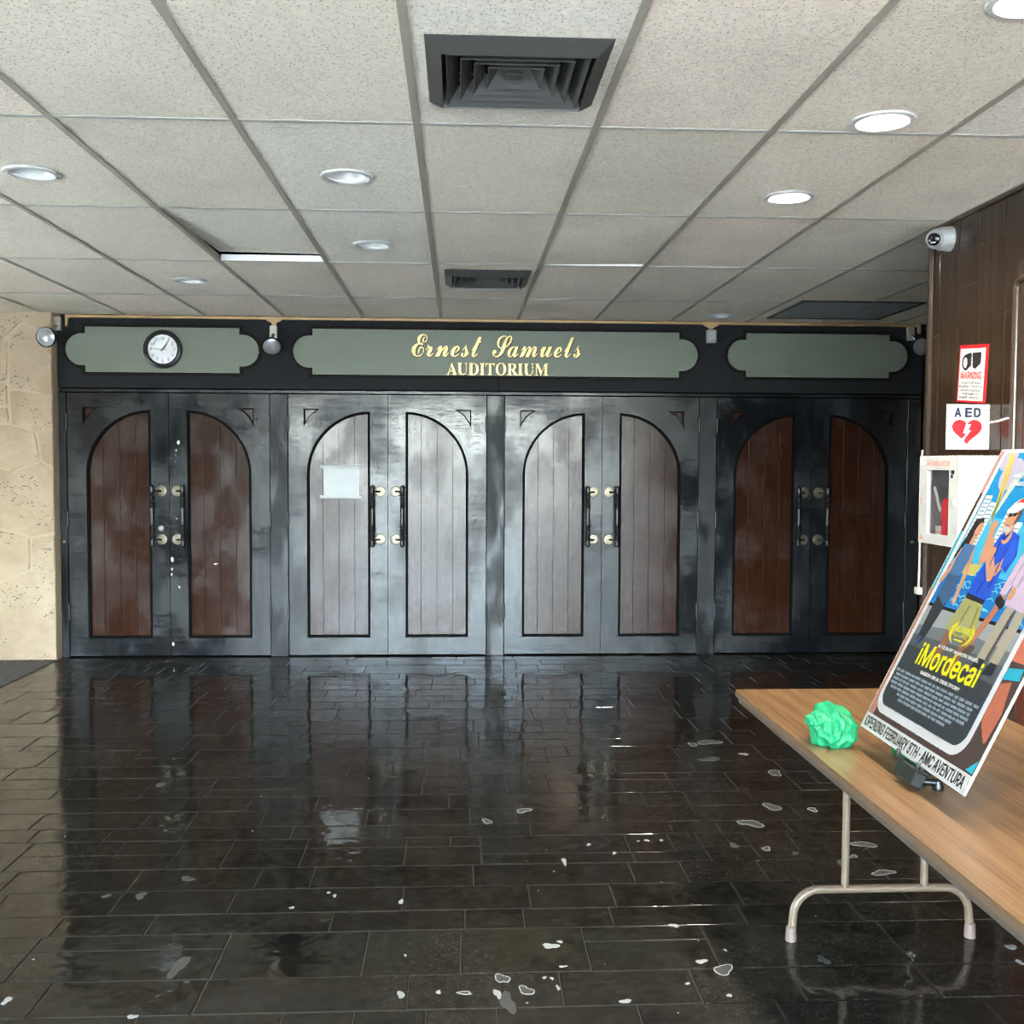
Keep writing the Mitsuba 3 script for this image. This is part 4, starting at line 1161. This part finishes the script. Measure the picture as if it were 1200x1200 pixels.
# woman: dark hair, blue top, dark trousers
ink('print_hair', PG([(0.068, 0.655), (0.10, 0.66), (0.112, 0.63), (0.095, 0.59), (0.075, 0.55), (0.05, 0.545), (0.062, 0.60)]).buffer(0.006), 7, (44, 38, 42))
ink('print_skin', unary_union([ell(0.103, 0.628, 0.015, 0.024), limb([(0.10, 0.605), (0.10, 0.58)], 0.009), limb([(0.122, 0.575), (0.145, 0.53), (0.158, 0.47), (0.165, 0.42)], 0.009), limb([(0.07, 0.565), (0.055, 0.50), (0.04, 0.47)], 0.009)]), 8, SK)
ink('print_top', PG([(0.07, 0.585), (0.128, 0.585), (0.135, 0.54), (0.128, 0.49), (0.068, 0.49), (0.064, 0.54)]), 9, (74, 116, 166))
ink('print_top_fold', PG([(0.066, 0.495), (0.132, 0.49), (0.142, 0.43), (0.12, 0.40), (0.06, 0.43)]), 9, (62, 94, 136))
ink('print_trousers', unary_union([limb([(0.085, 0.47), (0.082, 0.38), (0.086, 0.295)], 0.016), limb([(0.115, 0.46), (0.11, 0.39), (0.095, 0.31)], 0.017)]), 8, (46, 52, 58))
ink('print_shoe', PG([(0.070, 0.275), (0.092, 0.278), (0.095, 0.30), (0.08, 0.302)]), 9, (62, 80, 120))
# man: white visor, blue polo, khaki shorts, raising a phone
ink('print_skin', unary_union([ell(0.243, 0.672, 0.027, 0.036, -12), limb([(0.255, 0.64), (0.262, 0.62)], 0.02), limb([(0.232, 0.575), (0.20, 0.55), (0.185, 0.60), (0.175, 0.635)], 0.014), ell(0.172, 0.645, 0.016, 0.018), limb([(0.31, 0.56), (0.28, 0.51), (0.235, 0.555), (0.20, 0.59)], 0.016), ell(0.196, 0.597, 0.018, 0.016)]), 8, SK)
ink('print_beard', PG([(0.222, 0.655), (0.255, 0.645), (0.268, 0.66), (0.262, 0.635), (0.238, 0.625), (0.222, 0.635)]), 9, (206, 200, 196))
ink('print_hair', PG([(0.258, 0.70), (0.276, 0.695), (0.274, 0.66), (0.262, 0.655), (0.262, 0.68)]), 9, (120, 84, 74))
ink('print_glasses', unary_union([PG([(0.218, 0.686), (0.236, 0.688), (0.236, 0.677), (0.221, 0.676)]), PG([(0.240, 0.688), (0.256, 0.690), (0.255, 0.679), (0.241, 0.678)]), limb([(0.256, 0.686), (0.270, 0.690)], 0.0012)]), 10, (44, 40, 44))
ink('print_mouth', limb([(0.226, 0.655), (0.236, 0.651), (0.244, 0.653)], 0.0016), 10, (150, 80, 70))
ink('print_mouth', limb([(0.098, 0.617), (0.106, 0.614)], 0.0015), 9, (170, 70, 70))
ink('print_collar', PG([(0.236, 0.636), (0.256, 0.622), (0.275, 0.640), (0.262, 0.610), (0.244, 0.612)]), 10, (26, 62, 166))
ink('print_visor', PG([(0.205, 0.692), (0.235, 0.69), (0.268, 0.705), (0.270, 0.725), (0.245, 0.728), (0.222, 0.714)]).buffer(0.004), 9, (240, 240, 240))
ink('print_visor_band', PG([(0.225, 0.716), (0.246, 0.730), (0.272, 0.727), (0.27, 0.717), (0.246, 0.72)]), 10, (196, 62, 60))
ink('print_polo', PG([(0.232, 0.628), (0.272, 0.636), (0.315, 0.625), (0.345, 0.575), (0.335, 0.53), (0.31, 0.545), (0.318, 0.47), (0.31, 0.44), (0.215, 0.448), (0.215, 0.50), (0.228, 0.56), (0.222, 0.585)]).buffer(0.004), 7, (36, 84, 206))
ink('print_polo_fold', unary_union([limb([(0.30, 0.60), (0.29, 0.55), (0.30, 0.48)], 0.004), limb([(0.245, 0.60), (0.25, 0.54)], 0.003), limb([(0.265, 0.50), (0.255, 0.46)], 0.003)]), 8, (26, 60, 160))
ink('print_sleeve', PG([(0.30, 0.625), (0.335, 0.60), (0.345, 0.55), (0.308, 0.535), (0.296, 0.57)]), 9, (44, 96, 218))
ink('print_belt', PG([(0.214, 0.452), (0.312, 0.444), (0.312, 0.432), (0.214, 0.438)]), 9, (34, 34, 44))
ink('print_shorts', PG([(0.212, 0.44), (0.312, 0.434), (0.335, 0.38), (0.345, 0.345), (0.288, 0.335), (0.265, 0.385), (0.25, 0.335), (0.19, 0.345)]), 8, (168, 166, 106))
ink('print_shorts_fold', unary_union([limb([(0.255, 0.42), (0.25, 0.37)], 0.003), limb([(0.30, 0.42), (0.315, 0.36)], 0.003)]), 9, (132, 130, 78))
ink('print_leg', unary_union([limb([(0.225, 0.345), (0.222, 0.30), (0.215, 0.262)], 0.018), limb([(0.315, 0.345), (0.318, 0.29), (0.31, 0.25)], 0.016)]), 7, (150, 98, 78))
ink('print_arm', unary_union([limb([(0.385, 0.46), (0.375, 0.41), (0.352, 0.36), (0.345, 0.335)], 0.013), ell(0.343, 0.325, 0.014, 0.017)]), 8, SK2)
ink('print_cuff', limb([(0.37, 0.455), (0.395, 0.445)], 0.012), 9, (34, 36, 46))
ink('print_sandal', PG([(0.325, 0.295), (0.36, 0.298), (0.372, 0.32), (0.35, 0.322)]).buffer(0.004), 9, (96, 76, 66))
# man at the right: pink shirt, stone trousers
ink('print_pink_shirt', PG([(0.40, 0.63), (0.45, 0.645), (0.50, 0.62), (0.522, 0.55), (0.515, 0.44), (0.41, 0.45), (0.405, 0.52), (0.385, 0.47), (0.365, 0.475), (0.375, 0.57)]).buffer(0.004), 8, (214, 190, 214))
ink('print_shirt_fold', unary_union([limb([(0.43, 0.60), (0.425, 0.50)], 0.004), limb([(0.48, 0.60), (0.475, 0.48)], 0.004), limb([(0.40, 0.56), (0.39, 0.50)], 0.003)]), 9, (184, 160, 190))
ink('print_skin', unary_union([ell(0.45, 0.69, 0.026, 0.036), limb([(0.45, 0.66), (0.45, 0.64)], 0.016), ell(0.415, 0.478, 0.013, 0.018)]), 9, SK)
ink('print_hair', PG([(0.422, 0.70), (0.428, 0.728), (0.45, 0.738), (0.475, 0.725), (0.48, 0.695), (0.47, 0.712), (0.43, 0.712)]), 10, (170, 166, 162))
ink('print_stone_trousers', unary_union([limb([(0.44, 0.44), (0.43, 0.37), (0.425, 0.305)], 0.020), limb([(0.49, 0.44), (0.492, 0.37), (0.485, 0.305)], 0.020)]), 7, (176, 166, 146))
ink('print_trouser_shade', limb([(0.462, 0.43), (0.455, 0.36), (0.45, 0.31)], 0.006), 8, (92, 86, 80))
ink('print_shoe', unary_union([PG([(0.40, 0.275), (0.44, 0.278), (0.445, 0.302), (0.415, 0.302)]), PG([(0.46, 0.268), (0.505, 0.272), (0.505, 0.302), (0.472, 0.302)])]), 9, (38, 40, 44))
# badge
bd = [ell(0.285, 0.345, 0.062, 0.036).difference(ell(0.285, 0.347, 0.046, 0.040)).difference(sbox(0.265, 0.36, 0.305, 0.40))]
ink('print_badge', bd[0], 10, (226, 216, 50))
ink('print_badge_lettering', fit(glyphs('MIAMI', stroke=3), 0.243, 0.328, 0.345, 0.364), 10, (226, 216, 50))
ink('print_badge_lettering', unary_union([fit(glyphs('FILM FESTIVAL', size=60), 0.248, 0.322, 0.332, 0.340), sbox(0.262, 0.322, 0.308, 0.327)]), 10, (226, 216, 50))
# lettering
ink('print_credit', fit(glyphs('A FILM BY MARVIN SAMEL', stroke=3, size=80), 0.205, 0.425, 0.289, 0.299), 11, (235, 235, 235))
ttl = affinity.rotate(fit(glyphs('iMordecai', stroke=3), 0.128, 0.458, 0.226, 0.292), 0.6)
ink('print_title', ttl, 11, (246, 232, 30))
ink('print_subtitle', fit(glyphs('BASED ON A TRUE STORY', stroke=4, size=80), 0.185, 0.405, 0.206, 0.216), 11, (235, 235, 235))
bl = []
br_ = np.random.default_rng(2)
for i, (a, b) in enumerate(((0.050, 0.520), (0.058, 0.505), (0.055, 0.500), (0.052, 0.515), (0.066, 0.500), (0.120, 0.455), (0.14, 0.43))):
    z = 0.188 - 0.0125 * i; x = a
    while x < b - 0.01:
        w = float(br_.uniform(0.014, 0.045)); e_ = min(x + w, b)
        q = x
        while q < e_ - 0.002:                                   # tall narrow credits lettering, too small to read
            bl.append(sbox(q, z, q + 0.0024, z + 0.0082)); bl.append(sbox(q, z + (0.0035 if int(q * 9e3) % 2 else 0.0068), min(q + 0.0034, e_), z + (0.0047 if int(q * 9e3) % 2 else 0.0082))); q += 0.0037
        x = e_ + 0.005
ink('print_billing', unary_union(bl), 11, (150, 162, 172))
ink('print_tagline', unary_union([fit(glyphs('WHAT A MAN', stroke=4, size=80), 0.145, 0.26, 0.788, 0.800), fit(glyphs('MAKES OF IT', stroke=4, size=80), 0.165, 0.28, 0.766, 0.778)]), 11, (238, 244, 250))
# release strip
ink('print_strip', sbox(0.004, 0.003, BW - 0.004, 0.047), 3, (232, 232, 230), clip=False)
ink('print_strip_lettering', fit(glyphs('OPENING FEBRUARY 8TH · AMC AVENTURA', stroke=2), 0.020, 0.606, 0.009, 0.040), 5, (22, 22, 26), clip=False)

t = thing('poster_easel', 'small black tabletop easel with metal feet holding the poster', 'easel')
back = -0.0075
def pb(u, v_, n_): return PO + PU * u + PV * v_ + PN_ * n_
obj('spine', tube([pb(0.36, -0.035, -0.028), pb(0.36, 0.25, -0.026), pb(0.36, 0.55, -0.026)], 0.012), 'black_plastic', t, smooth=50)
sh = []
for u in (0.30, 0.42):
    sh.append(tube([pb(u, -0.010, -0.022), pb(u, -0.010, 0.0), pb(u, -0.010, 0.016), pb(u, 0.008, 0.018)], 0.0055, 10))
    sh[-1].apply_translation(PV * 0.0)
for m in sh:
    obj('shelf_arm', m, 'black_plastic', t, smooth=50)
blk = bev(-0.055, 0.055, -0.016, 0.016, -0.022, 0.022, 0.004)
mt = np.eye(4); mt[:3, 0] = PU; mt[:3, 1] = PN_; mt[:3, 2] = PV; mt[:3, 3] = pb(0.345, -0.032, -0.014)
blk.apply_transform(mt); obj('bracket', blk, 'black_plastic', t)
for p0, p1, r, mat in ((pb(0.318, -0.035, -0.012), (1.150, 2.520, TZ + 0.015), 0.0065, 'chrome'), (pb(0.332, -0.035, -0.012), (1.163, 2.508, TZ + 0.015), 0.0065, 'chrome'), (pb(0.372, -0.04, -0.02), (1.190, 2.470, TZ + 0.018), 0.009, 'black_iron')):
    k = obj('front_leg', tube([p0, (np.array(p0) + np.array(p1)) / 2, p1], r, 12), mat, t, smooth=50)
    obj('foot', orient(lathe([(0, 0.0), (0.013, 0.0), (0.014, 0.006), (0.010, 0.022), (0, 0.022)], 18), (0, 0, 1), (p1[0], p1[1], TZ + 0.001)), 'black_iron', k, smooth=35)
rl = obj('rear_leg', tube([pb(0.36, 0.50, -0.026), (1.50, 2.49, 1.0), (1.60, 2.49, TZ + 0.016)], 0.0075, 12), 'black_plastic', t, smooth=50)
obj('foot', orient(lathe([(0, 0.0), (0.012, 0.0), (0.012, 0.006), (0.009, 0.018), (0, 0.018)], 18), (0, 0, 1), (1.60, 2.49, TZ + 0.001)), 'black_iron', rl, smooth=35)
